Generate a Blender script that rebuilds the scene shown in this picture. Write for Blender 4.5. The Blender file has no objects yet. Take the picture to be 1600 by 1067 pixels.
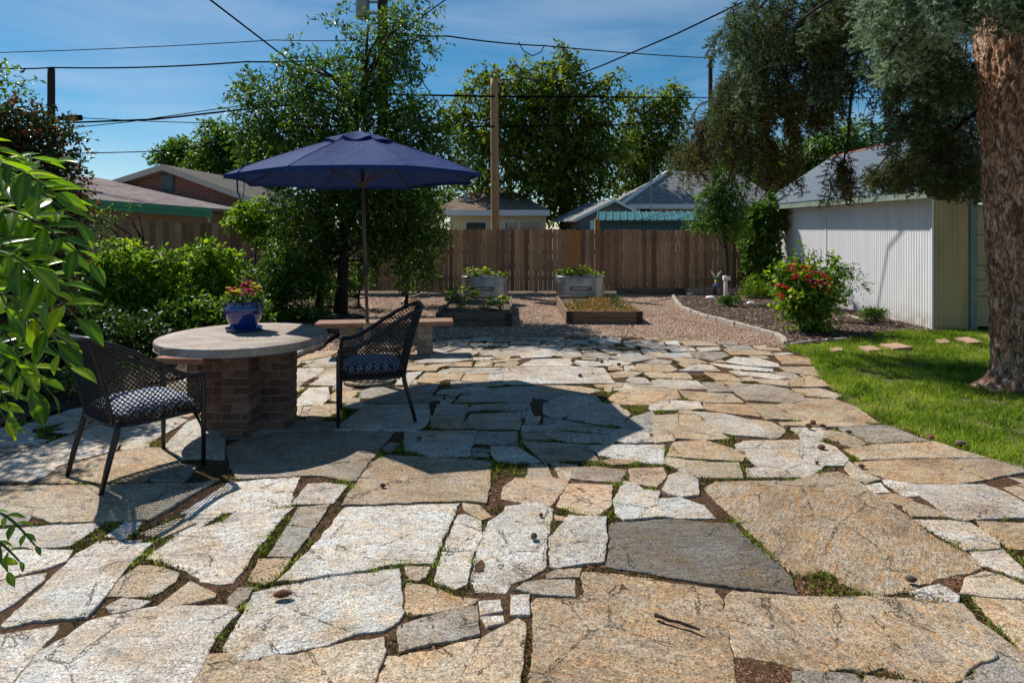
import bpy, math, random
import numpy as np
from mathutils import Vector, noise
R = math.radians
scene = bpy.context.scene
col = scene.collection
H, CAMZ, F = 357.0, 1.6, 1000.0          # horizon row, eye height, focal length in photo pixels (1600 wide)

# ---------------------------------------------------------------- camera, sky, sun, exposure
cam_d = bpy.data.cameras.new('camera')
cam = bpy.data.objects.new('camera', cam_d); col.objects.link(cam)
cam.location = (0, 0, CAMZ); cam.rotation_euler = (R(90), 0, 0)
cam_d.sensor_width = 36; cam_d.lens = 36 * F / 1600
cam_d.shift_y = -(533.5 - H) / 1600
cam_d.clip_end = 2000; cam_d.clip_start = 0.05
scene.camera = cam
SUN = Vector((-1.37, 1.27, 2.13)).normalized()       # towards the sun, from the parasol's shadow
world = bpy.data.worlds.new('World'); scene.world = world; world.use_nodes = True
wn, wl = world.node_tree.nodes, world.node_tree.links
bg = wn['Background']
sky = wn.new('ShaderNodeTexSky'); sky.sky_type = 'NISHITA'; sky.sun_disc = False
sky.sun_elevation = math.asin(SUN.z); sky.sun_rotation = math.atan2(SUN.x, SUN.y)
sky.altitude = 1500; sky.air_density = 1.0; sky.dust_density = 0.3; sky.ozone_density = 2.5
hs = wn.new('ShaderNodeHueSaturation'); hs.inputs['Saturation'].default_value = 1.33; hs.inputs['Value'].default_value = 0.63; hs.inputs['Hue'].default_value = 0.487
wl.new(sky.outputs[0], hs.inputs['Color'])
tc = wn.new('ShaderNodeTexCoord'); mp = wn.new('ShaderNodeMapping')
mp.inputs['Scale'].default_value = (1.2, 1.2, 7.0); mp.inputs['Rotation'].default_value = (0.16, -0.22, 0)
nz = wn.new('ShaderNodeTexNoise'); nz.inputs['Scale'].default_value = 2.1; nz.inputs['Detail'].default_value = 6; nz.inputs['Roughness'].default_value = 0.52
nz.inputs['Distortion'].default_value = 0.5
rp = wn.new('ShaderNodeValToRGB'); rp.color_ramp.elements[0].position = 0.42; rp.color_ramp.elements[1].position = 0.80
rp.color_ramp.elements[0].color = (0, 0, 0, 1); rp.color_ramp.elements[1].color = (.34, .34, .34, 1)
mixc = wn.new('ShaderNodeMix'); mixc.data_type = 'RGBA'; mixc.inputs[7].default_value = (4.6, 5.1, 5.9, 1)
wl.new(tc.outputs['Generated'], mp.inputs[0]); wl.new(mp.outputs[0], nz.inputs['Vector']); wl.new(nz.outputs[0], rp.inputs[0])
wl.new(rp.outputs[0], mixc.inputs[0]); wl.new(hs.outputs[0], mixc.inputs[6]); wl.new(mixc.outputs[2], bg.inputs[0])
bg.inputs[1].default_value = 0.125
sd = bpy.data.lights.new('sun', 'SUN'); sd.energy = 5.0; sd.angle = R(0.53); sd.color = (1, .94, .85)
sun = bpy.data.objects.new('sun', sd); col.objects.link(sun)
sun.rotation_euler = SUN.to_track_quat('Z', 'Y').to_euler(); sun.location = (-20, 20, 30)
vs = scene.view_settings; vs.view_transform = 'Standard'; vs.look = 'None'; vs.exposure = 0.22; vs.gamma = 1
scene.cycles.use_denoising = True
scene.cycles.max_bounces = 6; scene.cycles.transparent_max_bounces = 4; scene.cycles.diffuse_bounces = 4

def G(px, py, z=0.0):                     # ground point seen at a photo pixel
    Y = (CAMZ - z) * F / (py - H)
    return ((px - 800) * Y / F, Y)
def P(px, py, Y):                         # point at depth Y seen at a photo pixel
    return Vector(((px - 800) * Y / F, Y, CAMZ - (py - H) * Y / F))

# ---------------------------------------------------------------- object helpers
def tag(o, label=None, cat=None, group=None, kind=None):
    if label: o['label'] = label
    if cat: o['category'] = cat
    if group: o['group'] = group
    if kind: o['kind'] = kind
    return o
def empty(name, loc=(0, 0, 0), rz=0.0, label=None, cat=None, group=None):
    o = bpy.data.objects.new(name, None); col.objects.link(o); o.location = loc; o.rotation_euler = (0, 0, rz)
    o.empty_display_size = .1
    return tag(o, label, cat, group)
def kids(o):
    return [c for c in bpy.data.objects if c.parent == o]
def copy_tree(o, parent=None):
    ch = kids(o)
    c = o.copy(); col.objects.link(c); c.parent = parent
    for k in ch: copy_tree(k, c)
    return c

class MB:
    """collects shapes for ONE mesh; every shape can carry a value 'rnd' per vertex"""
    def __init__(s): s.v = []; s.f = []; s.r = []; s.n = 0
    def add(s, v, f, r=0.5):
        v = np.asarray(v, float).reshape(-1, 3); k = s.n
        s.v.append(v); s.n += len(v)
        for a in f: s.f.append([i + k for i in a])
        s.r.append(np.full(len(v), r) if np.isscalar(r) else np.asarray(r, float))
        return s
    def box(s, c, d, rz=0, r=.5, rot=None, bev=0):
        hx, hy, hz = d[0] / 2, d[1] / 2, d[2] / 2
        if bev:
            b = min(bev, hx * .9, hy * .9, hz * .9)
            v = []
            for z, q in ((-hz, b), (-hz + b, 0), (hz - b, 0), (hz, b)):
                for x, y in ((-hx + q, -hy + b + q * 0), (-hx + b, -hy + q), (hx - b, -hy + q), (hx - q, -hy + b), (hx - q, hy - b), (hx - b, hy - q), (-hx + b, hy - q), (-hx + q, hy - b)):
                    v.append((x, y, z))
            f = [list(range(7, -1, -1)), list(range(24, 32))]
            for k in range(3):
                for i in range(8): f.append([k * 8 + i, k * 8 + (i + 1) % 8, k * 8 + 8 + (i + 1) % 8, k * 8 + 8 + i])
        else:
            v = [(x, y, z) for z in (-hz, hz) for x, y in ((-hx, -hy), (hx, -hy), (hx, hy), (-hx, hy))]
            f = [[3, 2, 1, 0], [4, 5, 6, 7], [0, 1, 5, 4], [1, 2, 6, 5], [2, 3, 7, 6], [3, 0, 4, 7]]
        v = np.array(v)
        if rot is not None: v = v @ np.array(rot).T
        if rz:
            ca, sa = math.cos(rz), math.sin(rz)
            v = v @ np.array([[ca, sa, 0], [-sa, ca, 0], [0, 0, 1]])
        return s.add(v + np.array(c), f, r)
    def tube(s, pts, rad, n=8, r=.5, cap=True, flat=1.0):
        pts = np.array([tuple(p) for p in pts], float); m = len(pts)
        rad = np.full(m, rad) if np.isscalar(rad) else np.asarray(rad, float)
        t = np.gradient(pts, axis=0); t /= np.linalg.norm(t, axis=1)[:, None] + 1e-12
        up = np.array([0, 0, 1.0]) if abs(t[0][2]) < .9 else np.array([1.0, 0, 0])
        a = np.cross(t[0], up); a /= np.linalg.norm(a)
        v = []
        ang = np.arange(n) * 2 * math.pi / n
        for i in range(m):
            a = a - t[i] * np.dot(a, t[i]); a /= np.linalg.norm(a) + 1e-12
            b = np.cross(t[i], a)
            v.append(pts[i] + rad[i] * (np.cos(ang)[:, None] * a + flat * np.sin(ang)[:, None] * b))
        v = np.vstack(v); f = []
        for i in range(m - 1):
            for j in range(n):
                k = (j + 1) % n
                f.append([i * n + j, i * n + k, (i + 1) * n + k, (i + 1) * n + j])
        if cap: f += [list(range(n - 1, -1, -1)), list(range((m - 1) * n, m * n))]
        return s.add(v, f, r)
    def lathe(s, prof, c=(0, 0, 0), n=32, r=.5, sx=1, sy=1):
        v = []; f = []
        for (q, z) in prof:
            for j in range(n):
                a = 2 * math.pi * j / n; v.append((c[0] + q * math.cos(a) * sx, c[1] + q * math.sin(a) * sy, c[2] + z))
        m = len(prof)
        for i in range(m - 1):
            for j in range(n):
                k = (j + 1) % n; f.append([i * n + j, i * n + k, (i + 1) * n + k, (i + 1) * n + j])
        f.append(list(range(n - 1, -1, -1))); f.append(list(range((m - 1) * n, m * n)))
        return s.add(v, f, r)
    def prism(s, poly, z0, z1, r=.5):
        n = len(poly)
        v = [(x, y, z0) for x, y in poly] + [(x, y, z1) for x, y in poly]
        f = [list(range(n - 1, -1, -1)), list(range(n, 2 * n))] + [[i, (i + 1) % n, n + (i + 1) % n, n + i] for i in range(n)]
        return s.add(v, f, r)
    def build(s, name, mat, parent=None, smooth=False, angle=None):
        me = bpy.data.meshes.new(name)
        V = np.vstack(s.v)
        me.from_pydata(V.tolist(), [], s.f)
        at = me.attributes.new('rnd', 'FLOAT', 'POINT'); at.data.foreach_set('value', np.concatenate(s.r).astype(np.float32))
        me.update()
        if smooth: me.polygons.foreach_set('use_smooth', [True] * len(me.polygons))
        if angle is not None:
            me.polygons.foreach_set('use_smooth', [True] * len(me.polygons))
            me.set_sharp_from_angle(angle=R(angle))
        for m_ in (mat if isinstance(mat, (list, tuple)) else [mat]): me.materials.append(m_)
        o = bpy.data.objects.new(name, me); col.objects.link(o)
        if parent is not None: o.parent = parent
        return o

def fast_mesh(name, V, L, nv, mat, rnd=None, parent=None, smooth=False):
    """V (n,3), L flat loops of faces with nv corners each"""
    me = bpy.data.meshes.new(name); nf = len(L) // nv
    me.vertices.add(len(V)); me.vertices.foreach_set('co', np.asarray(V, np.float32).ravel())
    me.loops.add(len(L)); me.loops.foreach_set('vertex_index', np.asarray(L, np.int32))
    me.polygons.add(nf); me.polygons.foreach_set('loop_start', np.arange(nf, dtype=np.int32) * nv)
    if smooth: me.polygons.foreach_set('use_smooth', [True] * nf)
    if rnd is not None:
        at = me.attributes.new('rnd', 'FLOAT', 'POINT'); at.data.foreach_set('value', np.asarray(rnd, np.float32))
    me.update(calc_edges=True); me.validate()
    me.materials.append(mat)
    o = bpy.data.objects.new(name, me); col.objects.link(o)
    if parent is not None: o.parent = parent
    return o

def norm(a): return a / (np.linalg.norm(a, axis=-1, keepdims=True) + 1e-9)

# leaf templates: (x = width, y = along, z = lift); triangles
LEAF = (np.array([[0, 0, 0], [-.5, .45, .10], [0, 1, -.05], [.5, .45, .10]]), [[0, 2, 1], [0, 3, 2]])
NEEDLE = (np.array([[-.5, 0, 0], [0, 1, 0], [.5, 0, 0]]), [[0, 2, 1]])
BLADE = (np.array([[-.5, 0, 0], [.5, 0, 0], [.32, .55, .10], [-.32, .55, .10], [0, 1, .38]]), [[0, 1, 2], [0, 2, 3], [3, 2, 4]])
def scatter(name, pos, d, nrm, length, width, mat, rnd, parent=None, tpl=LEAF):
    T, F_ = tpl
    pos = np.asarray(pos); N = len(pos)
    d = norm(np.asarray(d)); x = norm(np.cross(d, nrm)); z = np.cross(x, d)
    length = np.broadcast_to(length, (N,)); width = np.broadcast_to(width, (N,))
    V = (pos[:, None] + T[None, :, 0, None] * (x * width[:, None])[:, None] + T[None, :, 1, None] * (d * length[:, None])[:, None]
         + T[None, :, 2, None] * (z * length[:, None])[:, None])
    k = len(T)
    L = (np.arange(N)[:, None, None] * k + np.array(F_)[None]).reshape(-1)
    return fast_mesh(name, V.reshape(-1, 3), L, 3, mat, np.repeat(rnd, k), parent)

# ---------------------------------------------------------------- materials
M = {}
def mat(name, color=(.5, .5, .5), rough=.7, metal=0, spec=.5):
    m = bpy.data.materials.new(name); m.use_nodes = True; M[name] = m
    b = m.node_tree.nodes['Principled BSDF']
    b.inputs['Base Color'].default_value = (*color, 1); b.inputs['Roughness'].default_value = rough
    b.inputs['Metallic'].default_value = metal; b.inputs['Specular IOR Level'].default_value = spec
    return m
class NT:
    def __init__(s, m): s.t = m.node_tree; s.b = s.t.nodes['Principled BSDF']
    def n(s, typ, ins={}, **kw):
        q = s.t.nodes.new(typ)
        for k, v in kw.items(): setattr(q, k, v)
        for k, v in ins.items():
            if isinstance(v, bpy.types.NodeSocket): s.t.links.new(v, q.inputs[k])
            else: q.inputs[k].default_value = v
        return q
    def coord(s, scale=(1, 1, 1), rot=(0, 0, 0), obj=True, loc=(0, 0, 0)):
        if obj is True: src = s.n('ShaderNodeTexCoord').outputs['Object']
        else: src = s.n('ShaderNodeNewGeometry').outputs['Position']
        return s.n('ShaderNodeMapping', {'Vector': src, 'Scale': scale, 'Rotation': rot, 'Location': loc}).outputs[0]
    def noise(s, vec, scale, detail=4, rough=.55, dist=0):
        return s.n('ShaderNodeTexNoise', {'Vector': vec, 'Scale': scale, 'Detail': detail, 'Roughness': rough, 'Distortion': dist}).outputs[0]
    def ramp(s, fac, stops, interp='LINEAR'):
        q = s.n('ShaderNodeValToRGB', {'Fac': fac}); cr = q.color_ramp; cr.interpolation = interp
        while len(cr.elements) < len(stops): cr.elements.new(.5)
        for e, (p, c) in zip(cr.elements, stops):
            e.position = p; e.color = (*c, 1) if hasattr(c, '__len__') else (c, c, c, 1)
        return q.outputs[0]
    def mix(s, f, a, b, mode='MIX'):
        q = s.n('ShaderNodeMix', data_type='RGBA', blend_type=mode)
        for i, v in ((0, f), (6, a), (7, b)):
            if isinstance(v, bpy.types.NodeSocket): s.t.links.new(v, q.inputs[i])
            else: q.inputs[i].default_value = v if i == 0 else ((*v, 1) if len(v) == 3 else v)
        return q.outputs[2]
    def math(s, op, a, b=0.0, c=0.0):
        return s.n('ShaderNodeMath', {0: a, 1: b, 2: c}, operation=op).outputs[0]
    def attr(s, name): return s.n('ShaderNodeAttribute', attribute_name=name)
    def color(s, c): s.t.links.new(c, s.b.inputs['Base Color'])
    def bump(s, h, strength=.5, dist=.01):
        q = s.n('ShaderNodeBump', {'Height': h, 'Strength': strength, 'Distance': dist}); s.t.links.new(q.outputs[0], s.b.inputs['Normal'])
    def rough(s, r): s.t.links.new(r, s.b.inputs['Roughness'])

def leaf_mat(name, stops, trans=.35, rough=.45, spec=.5, tcol=None):
    m = mat(name, rough=rough, spec=spec); t = NT(m)
    c = t.ramp(t.attr('rnd').outputs['Fac'], stops)
    t.color(c)
    out = t.t.nodes['Material Output']
    tc_ = t.mix(1.0, c, tcol or (1.5, 1.7, .5), 'MULTIPLY')
    tr = t.n('ShaderNodeBsdfTranslucent', {'Color': tc_})
    mx = t.n('ShaderNodeMixShader', {0: trans, 1: t.b.outputs[0], 2: tr.outputs[0]})
    t.t.links.new(mx.outputs[0], out.inputs[0])
    return m
def noisy(name, c1, c2, scale=8, rough=.8, bump=.3, bdist=.004, detail=5, stretch=(1, 1, 1), obj=True, rnd=0, metal=0, spec=.4, c3=None):
    m = mat(name, c1, rough, metal, spec); t = NT(m)
    v = t.coord(stretch, obj=obj); f = t.noise(v, scale, detail, .6)
    st = [(.3, c1), (.7, c2)] if c3 is None else [(.25, c1), (.5, c2), (.75, c3)]
    c = t.ramp(f, st)
    if rnd:
        a = t.ramp(t.attr('rnd').outputs['Fac'], [(0, 1 - rnd), (1, 1 + rnd)])
        c = t.mix(1.0, c, a, 'MULTIPLY')
    t.color(c)
    if bump: t.bump(t.noise(v, scale * 3, 4, .6), bump, bdist)
    return m

noisy('soil', (.05, .03, .02), (.14, .09, .06), 30, .95, .8, .01, obj=False)
noisy('dark_wood', (.030, .020, .016), (.075, .05, .038), 6, .8, .5, .003, stretch=(1, 1, .1))
noisy('black_resin', (.010, .009, .009), (.022, .019, .018), 40, .42, .3, .001)
mat('black_metal', (.012, .011, .011), .4, .0, .5)
noisy('sandstone_red', (.30, .13, .08), (.42, .20, .12), 6, .8, .3, .003, stretch=(1, 4, 1))
noisy('bark_grey', (.045, .034, .026), (.13, .10, .075), 14, .9, .9, .01, stretch=(1, 1, .25))
noisy('bark_dark', (.014, .010, .008), (.045, .033, .026), 14, .9, .9, .01, stretch=(1, 1, .25))
noisy('stem_green', (.05, .09, .02), (.10, .16, .04), 8, .6, .1)
noisy('pole_wood', (.20, .10, .045), (.42, .24, .12), 7, .8, .5, .006, stretch=(3, 3, .25), c3=(.30, .165, .08))
noisy('pole_dark', (.012, .010, .010), (.045, .032, .025), 7, .85, .4, .006, stretch=(3, 3, .25))
mat('wire', (.006, .006, .007), 1.0, 0, 0)
mat('white_paint', (.72, .72, .70), .6)
mat('grey_metal', (.22, .25, .26), .4, .6)
leaf_mat('leaf_ash', [(0, (.012, .030, .008)), (.45, (.055, .105, .018)), (1, (.24, .33, .06))], .36, .42, .35)
leaf_mat('leaf_elm', [(0, (.012, .024, .006)), (.45, (.10, .14, .02)), (1, (.38, .40, .06))], .42, .55, .3)
leaf_mat('leaf_dark', [(0, (.014, .032, .010)), (.6, (.040, .080, .016)), (1, (.12, .17, .03))], .28, .45)
leaf_mat('leaf_bright', [(0, (.018, .045, .008)), (.4, (.10, .19, .018)), (.75, (.32, .42, .04)), (1, (.62, .50, .04))], .45, .5, .3)
leaf_mat('leaf_mid', [(0, (.015, .038, .010)), (.5, (.07, .14, .022)), (1, (.24, .34, .06))], .38, .45, .3)
leaf_mat('leaf_berry', [(0, (.015, .035, .012)), (.55, (.04, .08, .02)), (.66, (.09, .13, .025)), (.70, (.45, .03, .03)), (.8, (.35, .10, .03)), (.9, (.10, .14, .03))], .25, .4, tcol=(1.3, 1.2, .6))
leaf_mat('needle', [(0, (.04, .020, .010)), (.12, (.19, .11, .035)), (.28, (.20, .19, .05)), (.42, (.035, .065, .024)), (.65, (.10, .165, .075)), (.85, (.20, .29, .19)), (1, (.38, .48, .38))], .30, .7, .2, tcol=(1.2, 1.2, .8))
leaf_mat('grass_blade', [(0, (.05, .095, .012)), (.4, (.16, .24, .022)), (.75, (.32, .40, .05)), (1, (.50, .44, .18))], .42, .6, .25)
leaf_mat('moss', [(0, (.05, .034, .016)), (.5, (.095, .085, .022)), (1, (.17, .17, .04))], .10, .9, .1)
for n_, c_ in (('petal_yellow', (.95, .74, .06)), ('petal_pink', (.72, .05, .20)), ('petal_red', (.70, .006, .045))): leaf_mat(n_, [(0, tuple(.7 * q for q in c_)), (1, c_)], .3, .5, .3, tcol=(1, 1, 1))
# ---------------------------------------------------------------- flagstones, traced joint by joint; (x offset, origin, scale) per sheet
# tone: w whitish, t tan, o ochre, g grey, b blue-grey, s slate
SH = {
'A': ((0, 620), 4.571, """
w -50,340 -50,230 180,205 250,260 270,290 150,320
w 180,190 320,170 620,135 620,150 330,200 230,235
w 340,150 480,90 600,65 630,90 620,130 420,150
g 100,350 220,330 240,345 130,370
g -50,440 -50,350 80,350 140,375
w 380,250 500,225 620,190 610,210 500,260
w -50,590 -50,480 60,450 350,330 620,230 860,172 860,330 820,378 560,450 430,487 330,560 200,605
w 872,375 872,180 1160,115 1340,165 1210,240 1070,320 1060,352
o 270,600 430,493 820,388 1080,357 1180,370 1290,460 1100,490 1080,560 1020,605 500,610
g 1075,590 1112,494 1290,465 1400,490 1350,560 1300,610
w 1180,350 1345,170 1500,110 1600,250 1600,440 1440,430 1300,440"""),
'B': ((0, 680), 2.7575, """
w 5,815 150,680 290,550 320,520 480,480 655,465 530,590 440,705 375,778 150,790 30,822
t 465,690 510,620 600,555 700,565 775,590 755,625 700,668 640,690
t 683,730 820,622 930,680 925,695 740,740
w 455,735 530,700 650,712 600,740 490,765
w 625,525 760,425 960,368 1010,332 1265,308 1215,355 1100,500 1005,632 950,635 870,622 820,580 700,540
w -20,1180 70,1067 165,935 380,800 480,775 620,745 680,735 1000,732 1022,765 935,860 905,920 825,1067 770,1180
w -60,1140 -60,865 75,845 248,812 230,855 165,920 60,1050 -10,1140
w -40,632 180,575 285,540 315,495 180,490 -60,500
w -40,645 100,605 200,590 190,620 60,720 -40,780
w 90,490 300,475 370,430 440,375 230,385 100,395 -60,400 -60,490
g -60,390 120,378 130,345 60,330 -60,330
t 230,375 440,370 640,365 735,310 940,188 860,208 640,207 420,212 -60,213 -60,325 130,340
w 460,432 540,372 610,375 580,410 540,440
t 600,420 770,358 838,378 700,438
w 780,335 840,300 985,205 1080,195 1290,177 1265,240 1250,300 1105,325 920,335"""),
'C': ((350, 680), 2.7575, """
w 290,298 360,212 430,205 535,212 500,250 470,290
g 280,382 320,310 455,298 390,395
g 190,520 270,390 385,400 320,490 290,525
o 105,620 150,530 290,530 230,610 180,640
g 20,700 60,655 125,650 100,700 50,740 20,735
w 230,630 290,575 400,460 520,308 620,303 900,294 1015,287 985,360 940,450 900,550 760,550 600,580 350,615
w 0,900 60,800 130,670 300,632 600,592 755,570 765,680 770,770 750,800 690,835 560,850 450,895 200,940 70,960 0,915
t -110,1180 -60,1030 20,990 300,950 480,905 690,870 698,930 660,1010 620,1180
w 780,560 890,562 870,605 840,622 790,618
o 785,630 870,640 1000,690 1100,700 1070,725 960,750 850,765 800,775 780,740
g 755,930 750,820 860,780 1000,735 1090,730 1100,850 1000,880 900,890
w 905,630 940,500 1075,500 1045,640 1000,660
w 945,490 1010,345 1040,340 1103,370 1110,440 1080,495
t 1030,290 1100,300 1150,350 1110,365 1040,320
t 650,1180 655,1040 700,980 800,930 930,915 1010,890 1100,870 1060,950 1000,1067 960,1180
o 640,112 700,82 1000,96 1150,107 1145,200 1128,286 1010,278 900,283 620,293 507,298 545,240 590,180"""),
'D': ((700, 680), 2.7575, """
t 5,1180 45,1067 100,950 145,870 230,820 300,780 335,800 330,900 320,1000 310,1067 300,1180
w 100,620 130,470 155,420 175,370 240,330 250,305 310,300 325,290 400,288 450,320 435,400 418,500 415,570 330,610 270,635 245,670 120,665
w 435,560 440,440 520,345 680,350 685,440 675,540 580,550 460,570
w 270,770 275,690 350,685 352,770
w 140,770 135,710 225,703 235,750
w 140,778 235,772 240,800 170,818
g 290,660 330,635 410,620 545,618 550,690 420,685 380,680
g 425,595 470,578 575,572 565,608 430,612
o 345,1180 360,1000 370,900 370,790 365,720 380,698 560,702 590,670 575,600 580,583 700,588 900,618 1150,652 1175,690 1190,760 1210,850 1225,960 1235,1067 1240,1180
c 230,270 240,220 290,180 420,178 520,190 490,240 440,300
c 470,300 520,210 710,215 700,300 640,345 540,330
g 530,185 530,140 640,132 770,145 740,200 640,195
w 725,330 715,280 760,200 800,200 840,235 910,240 900,290 930,345 760,358
w 905,270 1000,265 1100,300 1150,355 1000,358 935,345
w 925,235 955,170 1000,155 1075,185 1080,255 1000,262
c 780,140 930,135 940,170 900,220 790,205
o 655,108 750,85 810,112 770,122 700,122
w 605,42 760,38 930,35 930,122 860,118 655,85
g 315,25 600,42 650,108 520,105 420,118
t 460,345 520,355 510,368 470,365"""),
'E': ((1100, 680), 2.758, """
s -415,562 -398,375 -150,358 0,372 130,378 170,430 290,530 370,600 403,685 250,665 100,645 -100,615
t -110,145 -30,115 150,118 168,180 0,180 -80,170
o 0,100 -160,90 -130,30 0,20 120,55 185,85 165,110
w 140,40 170,25 480,22 560,50 620,100 600,130 520,130 480,158 440,178 300,178 230,130 190,100 180,70 140,65
w 190,180 185,140 225,135 295,180
p 5,230 50,200 200,195 380,195 480,165 580,155 640,180 720,230 800,290 900,360 1000,440 1130,500 1220,550 1120,590 1000,610 880,665 740,685 670,665 590,630 560,595 500,580 430,598 370,580 290,510 230,440 150,370 60,290
q 130,945 115,850 95,770 90,700 130,665 400,690 560,695 750,692 920,705 1110,725 1160,770 1220,870 1260,945 1180,970 1120,1040 1080,1060 900,1050 820,1010 770,990 700,1010 600,1000 450,1010 350,980 250,960
w 890,670 1020,638 1100,690 1090,718 930,705
t 1105,680 1130,610 1210,580 1290,600 1379,640 1420,660 1420,700 1350,700 1200,690
o 1160,695 1300,705 1430,710 1430,900 1379,930 1300,850 1220,770
g 1170,790 1230,828 1330,908 1440,980 1440,1060 1360,970 1260,920
g 1110,1180 1120,1050 1190,1010 1300,975 1379,1000 1440,1040 1440,1180
g 390,1180 385,1015 560,1020 650,1030 685,1070 690,1180
t 700,1180 690,1060 700,1030 860,1050 1070,1070 1060,1180
w 870,210 1210,210 1300,245 1400,300 1440,350 1200,360 1120,368 1060,350 980,280 900,235
o 650,115 820,105 1050,102 1120,120 1240,185 1110,205 900,205 780,180 700,155
g 1060,100 1230,97 1379,130 1379,155 1245,182 1130,120
t 610,60 720,40 1000,25 1100,60 1220,93 1050,95 860,97 680,105
t 1300,225 1440,190 1440,300 1379,270
t 1180,370 1379,375 1440,390 1440,490 1320,490 1270,440 1200,400
w 910,358 1060,362 1150,375 1270,450 1275,485 1130,490 1000,420
w 1150,500 1290,492 1320,520 1379,580 1379,620 1290,585 1200,555
t 860,310 900,283 980,310 1060,348 900,345
t 760,255 830,250 900,275 860,300 800,285
w 700,215 760,205 800,245 740,248
t 620,105 680,150 760,190 700,205 640,180 610,140"""),
'F': ((450, 510), 3.9525, """
d -390,740 -300,700 -50,645 655,645 600,710 540,790 480,860 420,950 350,945 210,915 70,915 -50,925 -320,935
g 20,610 80,580 305,583 290,638 -50,638
w 330,600 480,482 860,475 875,550 850,610 790,640 290,640
g 470,470 560,410 720,375 940,345 890,405 870,468
g 430,405 520,375 740,375 610,400 470,408
w 30,480 130,380 250,375 255,440 210,480 60,488
t 0,455 0,430 60,400 120,372 30,370 -100,390 -100,460
t 100,585 160,480 310,475 310,530 200,570
t 10,560 10,500 90,490 70,545 30,590
t 260,450 275,430 310,430 450,440 430,470 330,470
w 20,355 20,270 150,255 225,262 180,300 60,355
w 130,360 240,290 310,300 330,350 280,365
o 20,180 150,150 310,148 250,180 80,215 0,210
w 150,210 260,185 320,190 320,230 230,235
t 80,245 170,218 300,245 240,258
o 20,225 90,210 60,240 20,250
w 740,370 790,310 835,278 700,290 700,320 720,350
o 790,340 850,280 1085,290 1060,330 980,325 900,348
w 985,283 1000,255 1335,252 1335,288 1090,288
o 1070,335 1100,294 1235,297 1225,338
w 1240,295 1335,292 1325,330 1235,338
b 1000,370 1050,345 1330,343 1325,362 1245,368 1100,372
o 740,260 800,240 940,245 910,275 740,270
b 905,415 950,385 1090,378 1085,400 1040,418
b 1030,465 1100,385 1440,367 1510,425 1500,465
b 1455,372 1700,362 1700,440 1530,440
b 1105,515 1140,478 1490,470 1495,510
b 905,540 925,480 1110,475 1115,500 1090,545
g 885,455 890,425 960,425 950,450
g 970,450 975,425 1035,422 1030,450
b 1065,625 1130,540 1440,520 1430,635
t 885,620 880,550 1090,550 1060,622
b 725,640 1170,640 1130,740 1110,800 880,800 810,780 725,760 720,700
b 1180,645 1415,645 1420,730 1155,715
b 1450,560 1450,520 1500,518 1515,550
b 1465,605 1470,560 1560,555 1540,605
b 1445,650 1445,612 1640,610 1640,650
b 1447,700 1445,655 1640,655 1620,695
b 1255,740 1410,740 1560,832 1400,842 1290,825 1255,780
g 1120,800 1130,782 1235,785 1240,803
g 1135,775 1145,750 1240,755 1245,775
g 570,750 640,710 685,720 630,775"""),
'G': ((850, 510), 3.5556, """
t 675,760 680,720 800,740 900,745 740,785
o 730,620 730,560 750,460 820,460 900,540 980,590 1030,623 900,630
w 840,470 1000,480 1130,515 1220,570 1300,600 1255,618 1050,600 950,580 880,500
t 1140,515 1260,525 1340,570 1310,600 1210,565
t 585,590 620,495 740,490 745,530 720,600 700,590
t 590,620 620,593 710,597 725,630 620,640
g 420,550 500,500 600,470 615,500 585,580 560,600 510,580
o 360,400 430,350 740,355 760,395 700,405 580,433 420,435
w 580,450 600,422 700,408 860,415 890,455 760,460 600,465
o 890,425 1110,430 1180,470 1200,500 1030,480 900,460
t 755,355 1040,370 1110,418 900,418 800,400
g 1010,315 1230,320 1350,345 1440,385 1445,410 1380,425 1130,405 1060,360
t 1120,425 1290,432 1380,515 1240,515 1180,460
b 60,520 80,515 260,545 390,565 370,600 150,575 55,575
b 45,620 60,580 360,605 390,620 380,645 150,645
b 390,570 440,565 580,590 600,640 470,648 370,625
b 0,480 0,430 130,375 290,385 310,410 250,430 150,490 60,510
b 130,510 220,450 300,420 400,425 480,480 420,545 310,540
b 0,590 0,500 55,515 50,570 30,620
b 0,400 0,370 150,375 60,405
t 280,320 440,318 430,335 300,340
t 0,362 0,328 200,332 330,352 250,370
t 340,345 380,335 370,365 340,360
w 600,300 640,290 850,300 900,343 740,343 630,325
g 870,305 980,310 1050,360 920,362
o 890,255 1030,265 1110,303 960,300
w 460,300 480,280 560,285 600,318 520,318
t 550,255 650,250 720,285 600,285
t 360,260 460,245 545,255 500,275 400,283
t 500,235 520,205 700,210 740,240 700,250 540,248
t 680,258 790,255 830,290 720,290
w 750,245 860,210 930,215 980,248
w 920,200 1270,235 1270,250 1000,225
w 1010,195 1060,165 1200,178 1300,205 1305,222 1150,218
g 800,140 1000,142 1030,162 940,188 860,175
w 620,170 660,148 800,143 830,170 680,172
b 560,195 620,180 710,190 700,205 600,205
t 700,172 850,180 910,202 780,207
o 1000,125 1250,135 1270,158 1050,158
o 1275,150 1380,160 1520,180 1500,208 1330,205
w 1030,245 1260,260 1350,285 1300,292 1120,270
t 1130,290 1360,297 1355,330 1220,315
o 1365,283 1440,287 1445,333 1370,330
o 1450,285 1560,293 1600,330 1450,335
t 1310,222 1500,225 1540,278 1350,250
w 245,72 260,62 425,62 430,96 350,95
w 440,98 445,80 500,82 515,115 460,118
w 515,95 540,82 660,88 685,120 560,120
w 675,85 740,78 760,112 700,112
t 760,80 920,85 980,105 800,108
g 990,85 1060,85 1080,113 1000,110
w 700,125 830,118 840,135 720,140
w 850,117 970,112 980,133 870,138
t 1170,112 1300,118 1320,133 1210,128
b 155,75 240,75 245,95 165,92"""),
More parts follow.
